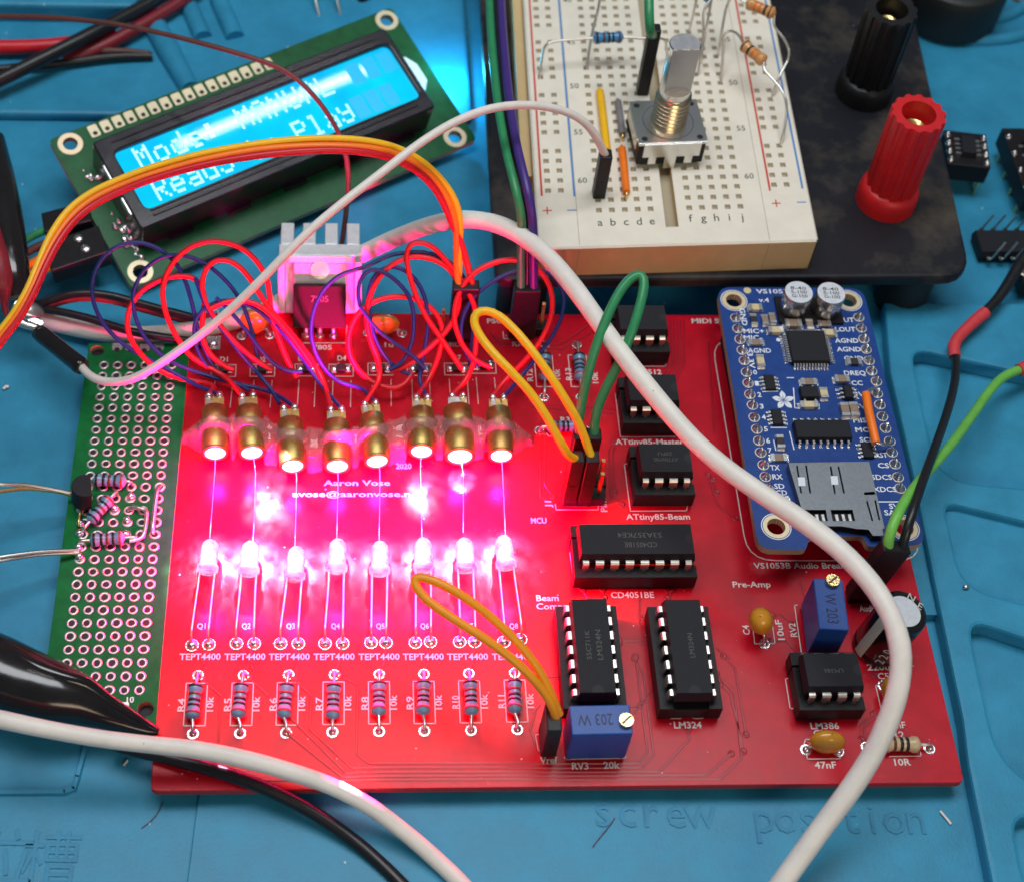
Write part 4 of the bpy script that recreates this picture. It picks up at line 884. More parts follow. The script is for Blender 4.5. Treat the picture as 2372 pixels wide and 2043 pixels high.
g0, g1 = 4 * p_ + p_ / 2, 17.78 - p_ / 2; gx0, gx1 = (g0 + g1) / 2 - 1.25, (g0 + g1) / 2 + 1.25
for x0, x1 in ((xL, rails[0] - p_ / 2), (rails[1] + p_ / 2, -p_ / 2), (g0, gx0), (gx1, g1), (cols[-1] + p_ / 2, rails[2] - p_ / 2), (rails[3] + p_ / 2, xR)): flat(x0, x1, yF, yT)
ra, rb_ = ry - p_ / 2, ry + (NR + .5) * p_
for x0, x1 in ((rails[0] - p_ / 2, rails[1] + p_ / 2), (rails[2] - p_ / 2, rails[3] + p_ / 2)): flat(x0, x1, yF, ra); flat(x0, x1, rb_, yT)
for x0, x1 in ((-p_ / 2, g0), (g1, cols[-1] + p_ / 2)): flat(x0, x1, yF, yb0); flat(x0, x1, yb1, yT)
gy = -4.6
flat(gx0, gx1, yF, gy)
b.quad([(gx0, gy, -2.2), (gx1, gy, -2.2), (gx1, yT, -2.2), (gx0, yT, -2.2)], holetan, BM); b.quad([(gx0, gy, 0), (gx0, gy, -2.2), (gx0, yT, -2.2), (gx0, yT, 0)], abswall, BM); b.quad([(gx1, gy, -2.2), (gx1, gy, 0), (gx1, yT, 0), (gx1, yT, -2.2)], abswall, BM); b.quad([(gx0, gy, -2.2), (gx0, gy, 0), (gx1, gy, 0), (gx1, gy, -2.2)], abswall, BM)
bw_ = .5
b.quad([(xL, yF, 0), (xL, yF, 0), (xR, yF, 0)], abswhite, BM) if 0 else None
for (x0, y0, x1, y1, nx, ny) in ((xL, yF, xR, yF, 0, -1), (xR, yF, xR, yT, 1, 0), (xR, yT, xL, yT, 0, 1), (xL, yT, xL, yF, -1, 0)):
    e0 = bw_ * .7
    b.quad([(x0, y0, 0), (x0 + nx * e0 , y0 + ny * e0, -e0), (x1 + nx * e0, y1 + ny * e0, -e0), (x1, y1, 0)][::1], abswhite, BM); b.quad([(x0 + nx * e0, y0 + ny * e0, -e0), (x0 + nx * e0, y0 + ny * e0, -H), (x1 + nx * e0, y1 + ny * e0, -H), (x1 + nx * e0, y1 + ny * e0, -e0)], abswall, BM)
for xs in (rails[1] + p_ / 2 + 1.55, rails[2] - p_ / 2 - 1.55): 
    b.box((xs, yF - .36, -H / 2 - .3), (.14, .06, H - .8), holetan, BM); b.box((xs, (yF + yT) / 2, .0), (.12, yT - yF - .4, .03), holetan, BM)
b.box((xL - 1.4, 46, -H * .62), (2.0, 70, H * .7), abswall, BM)
b.build('plastic_body', bd)
pr = MB()
for k, (u, v, m_) in enumerate(((1255, 455, printred), (1330.6, 456, printblue), (1783.6, 443, printred), (1859, 438, printblue))):
    x, y = bb(u, v); pr.box((x, (y + yT) / 2, .02), (.42, yT - y, .02), m_, BM)
for u, v, m_, s_ in ((1267.5, 489, printred, '+'), (1324.5, 488, printblue, '-'), (1798, 472, printred, '+'), (1856.5, 469.6, printblue, '-')):
    x, y = bb(u, v); pr.box((x, y, .02), (1.8, .26, .02), m_, BM)
    if s_ == '+': pr.box((x, y, .025), (.26, 1.8, .02), m_, BM)
for k, ch in enumerate('abcde'): pr.text(ch, (k * p_, -3.0), printgrey, cap=1.75, M=BM, z=.03, bold=.004)
for k, ch in enumerate('fghij'): pr.text(ch, (17.78 + k * p_, -2.6), printgrey, cap=1.75, M=BM, z=.03, bold=.004)
for n_ in (60, 55, 50, 45, 40, 35):
    y = (63 - n_) * p_
    pr.text(str(n_), (-2.75, y), printgrey, cap=1.35, M=BM, z=.03, bold=.004); pr.text(str(n_), (cols[-1] + 2.75, y), printgrey, cap=1.35, M=BM, z=.03, bold=.004)
pr.build('printed_marking', bd, 'printed rail lines, letters and row numbers')
def BBp(x, y, z=0): return BM @ Vector((x, y, z))

# ---- things plugged into the breadboard
enc = thing('rotary_encoder', 'steel rotary encoder with a flat-sided shaft plugged into the breadboard', 'rotary encoder', at(1549, 360, ZW))
q = [at(1473, 335, ZW + 7), at(1632, 329, ZW + 7), at(1619, 228.6, ZW + 7), at(1466, 236, ZW + 7)]; ec = sum(q, Vector()) / 4; er = math.atan2((q[1] - q[0]).y, (q[1] - q[0]).x); ew = (q[1] - q[0]).length; ed = (q[3] - q[0]).length
M = T2(ec.x, ec.y, ZW, er)
b = MB(); b.box((0, 0, 3.7), (ew - .3, ed - .3, 5.2), sockblack, M)
b.box((0, 0, .9), (ew - 2, ed - 1, .8), mask_green, M); b.build('plastic_case', enc, bev=.15)
b = MB(); b.box((0, 0, 6.65), (ew, ed, .7), steel, M)
for s_ in (-1, 1):
    b.box((0, s_ * ed / 2, 5.0), (ew - 2.2, .36, 3.6), steel, M)
    for x, w in ((-3.6, 1.6), (0, 2.3), (3.6, 1.6)): b.box((x, s_ * (ed / 2 + .02), 2.4 if x else 1.7), (w, .34, 2.2 if x else 3.4), steel, M)
for s_ in (-1, 1): b.box((s_ * ew / 2, 0, 5.3), (.36, ed - 3, 2.8), steel, M)
for sx in (-1, 1):
    for sy in (-1, 1): b.disc((sx * (ew / 2 - 1.3), sy * (ed / 2 - 1.3), 7.02), .62, holeblack, 14, M)
b.disc((0, 0, 7.02), 5.1, shield, 36, M, r0=4.85)
b.build('metal_cover', enc, bev=.1)
tz = height_at(1579, 100, ec) - ZW
print('ENCODER', ew, ed, tz)
tz = max(22, min(tz, 30)); b = MB(); prof = [(3.55, 7), (3.55, 7.3)]
for k in range(7): z = 7.5 + k * 1.0; prof += [(3.5, z), (3.5, z + .22), (2.95, z + .46), (2.95, z + .62)]
prof += [(3.4, 14.6), (3.0, 14.9)]
b.lathe(prof, threadm, M, 28); b.build('threaded_bushing', enc)
b = MB(); rs = 3.0; z0 = 14.6; zf = tz - 11
b.lathe([(rs, z0), (rs, zf)], steel, M, 28); b.disc((0, 0, zf), rs, steel, 28, M)
seg = [PI * (-.5) + 1.02 + (2 * PI - 2.04) * i / 24 for i in range(25)]
ring = [(rs * math.cos(a), rs * math.sin(a)) for a in seg]
b.add([(x, y, zf) for x, y in ring] + [(x, y, tz - .25) for x, y in ring] + [(x * .93, y * .93, tz) for x, y in ring], [(i, i + 1, 26 + i - 1 + 0, 25 + i) for i in range(24)] + [(25 + i, 26 + i, 51 + i, 50 + i) for i in range(24)], steel, M, True)
n25 = len(ring); b.add([(ring[0][0], ring[0][1], zf), (ring[-1][0], ring[-1][1], zf), (ring[-1][0], ring[-1][1], tz - .25), (ring[0][0], ring[0][1], tz - .25)], [(0, 1, 2, 3), (3, 2, 1, 0)], steel, M)
b.add([(x * .93, y * .93, tz) for x, y in ring], [tuple(range(25))], alu, M); b.build('flat_sided_shaft', enc)

def lead_only(pts, r=.3, m_=legmetal): b = MB(); b.tube(px(pts), r, m_, n=8, step=.8); return b
BC = 'components plugged into the breadboard'
Z1 = ZW
axial('resistor', at(1362, 90, Z1 + 7), at(1456, 86, Z1 + 7), 0, 6.6, 1.25, resbright, B5[:4] + [(.82, .06, bandbrown)], None, 'blue resistor spanning across the breadboard left of the encoder shaft', 'resistor', BC,
      legs=[px([(1301, 95, Z1 + 7), (1266, 105, Z1 + 6.5), (1255, 140, Z1 + 3), (1250, 184, Z1 - .3)]), px([(1490, 90, Z1 + 7), (1536, 92, Z1 + 6.5), (1544, 110, Z1 + 4), (1545, 140, Z1 - .3)])])
axial('resistor', at(1623, -30, Z1 + 14), at(1629, 22, Z1 + 10), 0, 6.4, 1.25, resbright, [(.82, .07, bandbrown), (.6, .08, bandblack)], None, 'blue resistor end showing at the top edge above the encoder', 'resistor', BC,
      legs=[px([(1620, -60, Z1 + 16), (1613, 0, Z1 + 12), (1604, 40, Z1 + 7), (1596, 75, Z1)]), px([(1630, 30, Z1 + 12), (1629, 82, Z1 + 8), (1622, 130, Z1 + 4), (1617, 178, Z1 - .3)])])
axial('resistor', at(1727, 6, Z1 + 12), at(1790, 60, Z1 + 9), 0, 6.8, 1.35, restan, [(.34, .08, bandorange), (.5, .08, bandorange), (.66, .07, bandblack), (.82, .05, bandbrown)], None, 'tan resistor at the top edge, farther from the camera of the tan pair', 'resistor', BC,
      legs=[px([(1722, 4, Z1 + 12), (1700, -8, Z1 + 12), (1684, 14, Z1 + 9), (1674, 60, Z1 + 6), (1667, 108, Z1 + 2.5), (1661, 132, Z1 - .3)]), px([(1794, 61, Z1 + 10), (1817, 92, Z1 + 8.5), (1828, 118, Z1 + 7), (1825, 140, Z1 + 5), (1804, 182, Z1 + 3), (1788, 229, Z1 - .3)])])
axial('resistor', at(1722, 104, Z1 + 8.5), at(1766, 156, Z1 + 7), 0, 6.8, 1.35, restan, [(.16, .05, bandbrown), (.38, .08, bandblack), (.56, .08, bandorange), (.74, .08, bandorange)], None, 'tan resistor over the right red rail, nearer the camera of the tan pair', 'resistor', BC,
      legs=[px([(1717, 92, Z1 + 8.5), (1706, 78, Z1 + 8.5), (1690, 73, Z1 + 8), (1677, 86, Z1 + 7), (1674, 137, Z1 + 3.5), (1669, 193, Z1 - .3)]), px([(1771, 163, Z1 + 8), (1802, 198, Z1 + 7), (1818, 226, Z1 + 6), (1822, 255, Z1 + 4.5), (1816, 304, Z1 + 2), (1808, 338, Z1 - .3)])])
tag(lead_only([(1392, -14, Z1 + 12), (1384, 30, Z1 + 8), (1374, 68, Z1 + 5.5), (1366, 110, Z1 + 3), (1358, 163, Z1 - .3)]).build('component_lead'), 'bare wire lead rising past the blue resistor left of the encoder', 'wire lead', BC)
tag(lead_only([(1650, -14, Z1 + 12), (1640, 45, Z1 + 7), (1632, 85, Z1 + 4), (1624, 140, Z1 + .5), (1623, 150, Z1 - .3)]).build('component_lead'), 'bare wire lead between the blue resistor end and the tan pair', 'wire lead', BC)
def link(p0, p1, m_, lab, r=.75):
    a, c = at(*p0, ZW + .9), at(*p1, ZW + .9); d = (c - a).normalized(); b = MB(); b.tube([a, (a + c) / 2 + Vector((0, 0, .1)), c], r, m_, n=10); o = b.build('link_wire', loc=(a + c) / 2); tag(o, lab, 'link wire', 'flat link wires on the breadboard')
    for e, s_ in ((a, -1), (c, 1)):
        k = MB(); k.tube([e - d * .3 * s_, e + d * .6 * s_, e + d * .95 * s_ - Vector((0, 0, .5)), e + d * s_ - Vector((0, 0, 1.3))], .3, gold, n=8, step=.3); k.build('bare_end', o)
link((1389.5, 212), (1405.5, 350), yellowwire, 'long yellow link wire lying on the breadboard', .82); link((1431.5, 236), (1442, 312), greywire, 'grey link wire lying on the breadboard beside the yellow one', .7); link((1440.5, 344), (1451, 446), orangewire, 'orange link wire lying on the breadboard in front of the encoder', .75)
# ================================================================== LCD module
zN = -1.0; best = None
for k in range(0, 400):
    z = zN + k * .1; d = ((at(163, 334, z) - at(325, 630, zN)).length + (at(896, 48, z) - at(1054, 318, zN)).length) / 2
    if best is None or abs(d - 32) < best[0]: best = (abs(d - 32), z)
zF = best[1]; h1, h2, h3, h4 = at(163, 334, zF), at(896, 48, zF), at(325, 630, zN), at(1054, 318, zN)
print('LCD zF', zF, (h4 - h3).length, (h2 - h1).length, (h1 - h3).length, (h2 - h4).length)
lx = ((h4 - h3) + (h2 - h1)).normalized(); ly = ((h1 - h3) + (h2 - h4)); ly = (ly - lx * ly.dot(lx)).normalized(); ln = lx.cross(ly); lo = (h1 + h2 + h3 + h4) / 4
LM = axes(lo, lx, ly, ln); LMi = LM.inverted()
def lc(u, v, h=0): p = LMi @ on_plane(u, v, lo + ln * h, ln); return p.x, p.y
lcd = thing('lcd_module', 'backlit cyan two-line character display tilted on the mat behind the red board', 'display', lo + Vector((0, 0, -4)))
hc = [lc(163, 334), lc(896, 48), lc(1054, 318), lc(325, 630)]
pw = (max(h[0] for h in hc) - min(h[0] for h in hc)) / 2 + 2.9; ph = (max(h[1] for h in hc) - min(h[1] for h in hc)) / 2 + 2.6
b = MB(); b.mesh(plate_mesh(rect(-pw, -ph, pw, ph, 1.2), [circle(x, y, 1.5) for x, y in hc], -1.6, 0, 0), mask_dgreen, LM, sidemat=fr4); b.build('board', lcd)
for x, y in hc:
    b = MB(); b.disc((x, y, .04), 2.55, padgold, 28, LM, r0=1.5); b.lathe([(1.5, -1.6), (1.5, .04)], padgold, LM @ T2(x, y), 20); b.build('mounting_ring', lcd)
a, e = lc(217, 303), lc(621, 148)
for k in range(16):
    x, y = a[0] + (e[0] - a[0]) * k / 15, a[1] + (e[1] - a[1]) * k / 15; b = MB()
    b.mesh(plate_mesh(rect(x - 1.02, y - 1.55, x + 1.02, y + 1.3, .4, 3), [], .02, .07, 0), padgold, LM); b.disc((x, y - .75, .085), .5, holeblack, 14, LM); b.build('contact_pad', lcd)
HB = 8.6
bz = [lc(208, 328, HB), lc(905, 62, HB), lc(995, 248, HB), lc(333, 538, HB)]
bx0 = (bz[0][0] + bz[3][0]) / 2; bx1 = (bz[1][0] + bz[2][0]) / 2; by1 = (bz[0][1] + bz[1][1]) / 2; by0 = (bz[2][1] + bz[3][1]) / 2
ss = [lc(264, 349, HB), lc(897, 102, HB), lc(978, 222, HB), lc(335, 488, HB)]
sx0 = (ss[0][0] + ss[3][0]) / 2; sx1 = (ss[1][0] + ss[2][0]) / 2; sy1 = (ss[0][1] + ss[1][1]) / 2; sy0 = (ss[2][1] + ss[3][1]) / 2
print('LCD', pw * 2, ph * 2, 'bezel', bx1 - bx0, by1 - by0, 'screen', sx1 - sx0, sy1 - sy0)
b = MB(); b.mesh(plate_mesh(rect(bx0, by0, bx1, by1, 1.0, 4), [rect(sx0, sy0, sx1, sy1, 1.6, 5)], .05, HB, .35), lcdblack, LM)
for y_ in (by0 + 1.9, by0 + 3.1, by1 - 1.7): b.box(((bx0 + bx1) / 2, y_, HB + .1), (bx1 - bx0 - 7, .5, .35), lcdblack, LM)
for x_, y_ in ((bx0 - .1, 2.5), (bx0 - .1, -5.5)): b.box((x_, y_, HB - 1.2), (.5, 4.2, 1.6), steel, LM)
for k in range(5): b.box((bx0 + 9 + k * 13.2, by0 - .4, .5), (5.2, 1.0, .9), lcdblack, LM)
b.build('bezel', lcd, 'black metal bezel with stepped edges', bev=.12)
b = MB(); b.quad([(sx0 - .5, sy0 - .5, HB - 1.1), (sx1 + .5, sy0 - .5, HB - 1.1), (sx1 + .5, sy1 + .5, HB - 1.1), (sx0 - .5, sy1 + .5, HB - 1.1)], screenm, LM)
scr = b.build('screen', lcd, 'glowing cyan screen reading Mode: MANUAL Ready to Play')
FONT = {'M': '10001 11011 10101 10101 10001 10001 10001', 'o': '00000 00000 01110 10001 10001 10001 01110', 'd': '00001 00001 01101 10011 10001 10001 01111', 'e': '00000 00000 01110 10001 11111 10000 01110',
        ':': '00000 01100 01100 00000 01100 01100 00000', 'A': '01110 10001 10001 11111 10001 10001 10001', 'N': '10001 11001 10101 10011 10001 10001 10001', 'U': '10001 10001 10001 10001 10001 10001 01110',
        'L': '10000 10000 10000 10000 10000 10000 11111', 'R': '11110 10001 10001 11110 10100 10010 10001', 'a': '00000 00000 01110 00001 01111 10001 01111', 'y': '00000 10001 10001 01111 00001 10001 01110',
        't': '01000 01000 11100 01000 01000 01001 00110', 'P': '11110 10001 10001 11110 10000 10000 10000', 'l': '01100 00100 00100 00100 00100 00100 01110', ' ': '00000 ' * 7}
f1, f2 = lc(331, 364, HB - 1.1), lc(751, 200, HB - 1.1); r1, r2 = lc(372, 437, HB - 1.1), lc(800, 262, HB - 1.1)
def cells(body, p0, p1, n):
    for i, ch in enumerate(body):
        if ch == ' ': continue
        cx = p0[0] + (p1[0] - p0[0]) * i / (n - 1); cy = p0[1] + (p1[1] - p0[1]) * i / (n - 1); rows = FONT[ch].split(); d = .58; dy = .72
        g = MB()
        for j, row in enumerate(rows):
            for k, c in enumerate(row):
                if c == '1': x = cx + (k - 2) * d; y = cy + (3 - j) * dy; g.quad([(x - .255, y - .32, HB - 1.06), (x + .255, y - .32, HB - 1.06), (x + .255, y + .32, HB - 1.06), (x - .255, y + .32, HB - 1.06)], lcddots, LM)
        txtm.append(g)
txtm = []
cells('Mode: MANUAL', f1, f2, 12); cells('Ready to Play', r1, r2, 13)
g = MB()
for t_ in txtm: g.add(t_.v, t_.f, lcddots)
for i in range(13, 16):
    for p0, p1, n in ((f1, f2, 12), (r1, r2, 13)):
        cx = p0[0] + (p1[0] - p0[0]) * i / (n - 1); cy = p0[1] + (p1[1] - p0[1]) * i / (n - 1)
        g.quad([(cx - 1.5, cy - 2.6, HB - 1.075), (cx + 1.5, cy - 2.6, HB - 1.075), (cx + 1.5, cy + 2.6, HB - 1.075), (cx - 1.5, cy + 2.6, HB - 1.075)], lcdghost, LM)
g.build('screen_lettering', scr, 'pixel lettering on the screen')
q = [lc(953, 130, 5), lc(985, 140, 5), lc(1006, 182, 5), lc(1000, 205, 5)]
x_ = bx1 - .3; yy = [q[0][1], q[3][1]]
b = MB(); b.mesh(plate_mesh([(x_, max(yy) + 1), (x_ + 2.2, max(yy)), (x_ + 3.6, max(yy) - 2.5), (x_ + 3.6, min(yy) + 2), (x_ + 2, min(yy)), (x_, min(yy))], [], .3, 5.6, .3), acrylic, LM); b.build('light_guide', lcd, 'clear glowing light guide at the right end')
b = MB()
for k in range(26):
    u, v = 150 + random.uniform(20, 150), 0; t = random.random(); px_ = (192 + 116 * t + random.uniform(-4, 26), 385 + 215 * t); x, y = lc(*px_)
    b.blob((x, y, .02), (random.uniform(.4, .9), random.uniform(.4, .9), random.uniform(.3, .8)), solder, 8, LM, rings=4, half=True)
b.build('solder_joint', lcd)
# connector with four wires at its left edge
def bar(name, P0, P1, w, h, m_, parent, up=(0, 0, 1), bev=.25, label=None):
    P0, P1 = Vector(P0), Vector(P1); M = frame((P0 + P1) / 2, P1 - P0, up=up); b = MB(); b.box((0, 0, 0), (w, h, (P1 - P0).length), m_, M); return b.build(name, parent, label, bev=bev), M
cn = thing('jumper_cable', 'four wire ribbon with black housings plugged into the left edge of the display', 'jumper cable', at(170, 580, 0))
o1, M1 = bar('connector_housing', at(104, 530, 2.2), at(212, 502, 3.4), 5.3, 3.6, duponblack, cn); o2, M2 = bar('connector_housing', at(112, 612, 2), at(244, 568, 3), 7.4, 4.2, duponblack, cn)
for u, v in ((182, 553), (199, 577)):
    b = MB(); b.blob(at(u, v, 4.6), (1.1, 1.1, .5), steel, 10); b.build('terminal', o2)
for m_, pts in ((greenwire, [(-60, 640, 3), (10, 592, 4), (44, 566, 4), (78, 546, 3), (110, 532, 2.4)]), (brownwire, [(-60, 680, 3), (10, 620, 4), (50, 593, 4), (80, 576, 3), (112, 562, 2.4)]), (orangewire, [(-60, 705, 3), (10, 648, 4), (52, 625, 4), (86, 604, 3), (118, 590, 2.4)]), (yellowwire, [(-60, 730, 3), (14, 680, 4), (52, 651, 4), (88, 630, 3), (122, 618, 2.4)])):
    b = MB(); b.tube(px(pts), .85, m_, n=10); b.build('wire', cn)

# ================================================================== perforated board
PZ = .4
pf = thing('perfboard', 'narrow green perforated board with rows of tinned holes left of the red board', 'perfboard', at(260, 1240, -1.4))
tl, trr, bl2, br = at(240.7, 846, PZ), at(397.7, 846, PZ), at(146, 1599, PZ), at(322, 1598, PZ)
def pp(c, r):                       # column 0..5, row 0..27 (0 at the back)
    a = tl.lerp(trr, c / 5); e = bl2.lerp(br, c / 5); return a.lerp(e, r / 27)
oc = pxy([(206, 796), (440, 796), (361, 1679), (88, 1684)], PZ)
mh = [(at(225, 813, PZ), 1.3), (at(337, 1642, PZ), 1.35), (at(118, 1642, PZ), 1.3), (at(415, 812, PZ), 1.3)]
holes_ = [circle(p.x, p.y, r, 18) for p, r in mh]
b = MB(); b.mesh(plate_mesh(oc, holes_, PZ - 1.6, PZ, 0), mask_green, sidemat=fr4); b.build('board', pf)
b = MB(); b.quad([(x, y, PZ - 1.62) for x, y in oc], holeblack) ; b.build('underside', pf)
b = MB()
for c in range(6):
    for r in range(28):
        p = pp(c, r); M = T2(p.x, p.y, PZ) @ Matrix.Diagonal((random.uniform(.92, 1.08), random.uniform(.92, 1.08), 1, 1)); p = p + Vector((random.uniform(-.1, .1), random.uniform(-.1, .1), 0)); b.lathe([(.96, .01), (.91, .07), (.72, .12), (.52, .06), (.5, .03)], padtin, M, 16); b.disc((p.x, p.y, PZ + .035), .51, holeblack, 14)
for u, v in ((272, 804), (303, 805), (335, 806), (368, 804), (285, 1636), (250, 1636)):
    p = at(u, v, PZ); b.mesh(plate_mesh(rect(p.x - .95, p.y - .8, p.x + .95, p.y + .8, .3, 3), [], PZ + .01, PZ + .08, 0), padtin); b.disc((p.x, p.y - .7, PZ + .1), .5, holeblack, 12)
b.build('ring_pad_pattern', pf, 'rows of tinned ring pads')
bt = MB()
p = at(372, 1130, PZ); p2 = at(345, 1320, PZ); bt.text('DY-1', (p2.x + .4, p2.y), trace_red if 0 else mask_dgreen, cap=1.5, rot=PI / 2 + .06, z=PZ + .03)
bt.text('10', (at(302, 1620, PZ).x, at(302, 1620, PZ).y), padtin, cap=1.0, rot=.05, z=PZ + .03); bt.build('printed_marking', pf)
# transistor lying on its flat
b = MB(); M = frame(at(222, 1122, PZ + 2.3), (at(176, 1150, PZ + 2.0) - at(222, 1122, PZ + 2.3)), up=(0, 0, 1))
tb_ = at(198, 1166, PZ); TM = T2(tb_.x, tb_.y, PZ + 1.3, PI * .55) @ Matrix.Rotation(.12, 4, 'X')
pr_ = [(2.3 * math.cos(a), 2.3 * math.sin(a)) for a in [-.5 + (PI + 1.0) * i / 16 for i in range(17)]]
md = plate_mesh(pr_, [], 0, 4.6, .15); b.mesh(md, chipblack, TM); o = b.build('transistor', pf, 'black half-round transistor')
for k in range(3):
    l_ = MB(); l_.tube([TM @ Vector((-1.2 + 1.2 * k, .3, .3)), TM @ Vector((-1.2 + 1.2 * k, .2, -.5)), at(186 - 2 * k, 1178 + 16 * k, PZ + 1.0), at(187 - 2 * k, 1182 + 17 * k, PZ)], .28, gold, n=8, step=.4); l_.build('leg', o)
PB = [(.14, .07, bandblack), (.34, .08, bandblack), (.5, .08, bandbrown), (.66, .07, bandblack), (.84, .06, bandred)]
for (a, e, l_) in (((206, 1120), (306, 1124), 'resistor behind the transistor'), ((196, 1232), (272, 1146), 'resistor lying at a slant'), ((184, 1262), (318, 1252), 'resistor nearest the camera')):
    axial('resistor', at(*a, PZ), at(*e, PZ), 1.35, 6.3, 1.2, resblue, PB, pf, l_)
for q in ([(370, 1125, PZ + .2), (364, 1134, PZ + .9), (358, 1180, PZ + 1.0), (354, 1222, PZ + .9), (354, 1236, PZ + .2)], [(296, 1180, PZ + .2), (312, 1175, PZ + 1.0), (334, 1180, PZ + 1.1), (340, 1190, PZ + 1.1), (334, 1234, PZ + 1), (322, 1248, PZ + 1.0), (300, 1253, PZ + 1.3)]):
    b = MB(); b.tube(px(q), .38, steel, n=8, step=.6); b.build('bare_wire', pf)
for u, v in ((304, 1151), (266, 1179), (294, 1206), (291, 1238), (186, 1182), (186, 1212), (184, 1236), (184, 1290), (182, 1268)):
    p = at(u, v, PZ); b = MB(); b.blob((p.x, p.y, PZ), (.85, .85, .9), solder, 10, rings=5, half=True); b.build('solder_joint', pf)
for pts, m_ in (([(-60, 1118, 9), (0, 1122, 8), (60, 1123, 6), (120, 1133, 4), (172, 1144, 2.4)], legmetal), ([(-60, 1150, 9), (0, 1138, 7.5), (60, 1131, 5.6), (120, 1136, 3.6), (172, 1147, 2.2)], gold), ([(-60, 1302, 7), (0, 1290, 6), (90, 1278, 4), (182, 1274, 1.6)], steel), ([(-60, 1306, 6.2), (0, 1298, 5.4), (90, 1284, 3.4), (182, 1279, 1.4)], steel)):
    b = MB(); b.tube(px(pts), .36, m_, n=8); b.build('long_lead', pf, 'bare component lead running off to the left')

# ================================================================== cables
def cable(name, label, cat, pts, r, m_, group=None, n=14, k=1):
    P = smooth_path([p + Vector((random.uniform(-.22, .22), random.uniform(-.22, .22), random.uniform(-.2, .2))) * min(1, r * .7) for p in px(pts)], k); r = [r * random.uniform(.97, 1.03) for _ in P]; b = MB(); b.tube(P, r, m_, n=n, step=1.5); o = b.build(name, loc=P[len(P) // 2] * 0 + Vector((P[len(P) // 2].x, P[len(P) // 2].y, 0))); return tag(o, label, cat, group)
cable('white_cable', 'thick white cable looping over the red board and crossing the blue breakout board', 'cable',
      [(40, 724, -2.5), (100, 741, -2.5), (201, 767, -2), (253, 777, -1.5), (350, 776, -.5), (437, 770, .5), (520, 752, 1), (594, 728, 1), (640, 708, 1.5), (720, 652, 3), (800, 608, 6), (840, 588, 9), (900, 559, 14), (987, 520, 22), (1060, 505, 24), (1118, 508, 25), (1158, 522, 26), (1216, 549, 27), (1275, 597, 28),
       (1333, 668, 29), (1391, 756, 29.5), (1450, 834, 29), (1508, 906, 28), (1558, 966, 27), (1616, 1030, 26), (1680, 1086, 25), (1750, 1135, 25), (1859, 1203, 25), (1951, 1270, 25.5), (2025, 1353, 26), (2069, 1424, 26), (2087, 1488, 25), (2089, 1551, 23), (2081, 1615, 21), (2057, 1679, 18), (2025, 1743, 15), (1977, 1823, 11), (1900, 1912, 7), (1813, 2043, 2), (1770, 2110, 0)], 1.68, whitewire)
cable('white_cable', 'white cable curving across the front left corner with a bright laser spot on it', 'cable',
      [(-60, 1655, 12), (0, 1666, 12), (100, 1689, 11), (232, 1711, 9.5), (350, 1724, 8), (458, 1734, 7), (566, 1756, 6), (674, 1783, 5), (764, 1814, 4), (854, 1857, 2), (950, 1934, -1.5), (1000, 1976, -3), (1070, 2043, -3.6), (1120, 2100, -3.6)], 1.38, whitewire)
cable('black_cable', 'black cable under the white one at the front left corner of the red board', 'cable',
      [(250, 1718, -.2), (300, 1734, .3), (386, 1752, 1.2), (494, 1779, 1.2), (602, 1815, 1.0), (710, 1865, -1.4), (818, 1940, -3.6), (890, 2005, -3.9), (933, 2048, -3.9), (990, 2110, -3.9)], 1.14, blackwire)
cable('brown_wire', 'thin brown wire arching over the display from the top left', 'wire',
      [(-60, 40, 20), (0, 38, 22), (146, 39, 26), (262, 54, 28), (379, 77, 30), (495, 108, 31), (600, 140, 31), (650, 156, 30), (687, 181, 29), (731, 224, 27), (763, 271, 24), (786, 306, 22), (801, 350, 19), (808, 393, 16), (807, 452, 12), (800, 520, 7), (792, 560, 3.5), (786, 600, 1)], .52, brownwire, n=10)
cable('black_cable', 'thick black cable running out at the top left corner', 'cable', [(430, -40, 2), (364, 0, 2), (291, 37, 2.5), (204, 84, 3.5), (102, 133, 3), (40, 166, 2), (-60, 215, 1.5)], 1.6, blackwire)
cable('red_cable', 'dark red cable beside the thick black one at the top left', 'cable', [(480, -40, 0), (422, 2, 0), (370, 34, 0), (320, 64, 0), (262, 99, 0), (215, 120, -.5), (150, 142, -1.2)], 1.5, darkredwire)
cable('red_cable', 'bright red cable entering from the left edge under the thick black one', 'cable', [(-60, 109, 0), (0, 109, 0), (87, 109, 0), (157, 103, 0), (210, 92, -.5), (262, 74, -1)], 1.6, redwire)
cable('black_wire', 'thin black wire looped below the thick black cable at the top left', 'wire', [(-60, 170, -1), (0, 158, -1), (116, 151, -1), (180, 142, -1), (233, 133, -1), (290, 128, -1), (352, 131, -1.5)], .95, blackwire)
cable('brown_wire', 'short dull brown wire beside the thin black one at the top left', 'wire', [(205, 118, -.5), (250, 117, -.5), (300, 119, -1), (345, 126, -1.2)], .75, brownwire)
pr2 = thing('power_lead', 'black and red twin lead arching to the back left corner of the red board', 'power lead', at(260, 700, -4))
pw1 = [(40, 712, 0), (73, 709, 1), (116, 697, 2), (160, 684, 3), (204, 680, 3.4), (262, 687, 3.2), (320, 703, 2.6), (379, 719, 2), (446, 737, 1.6), (480, 752, 1.4)]
b = MB(); b.tube(px(pw1), .82, blackwire, n=10); b.build('black_wire', pr2); b = MB(); b.tube(px([(u, v + 11, z - .9) for u, v, z in pw1]), .72, darkredwire, n=10); b.build('red_wire', pr2)
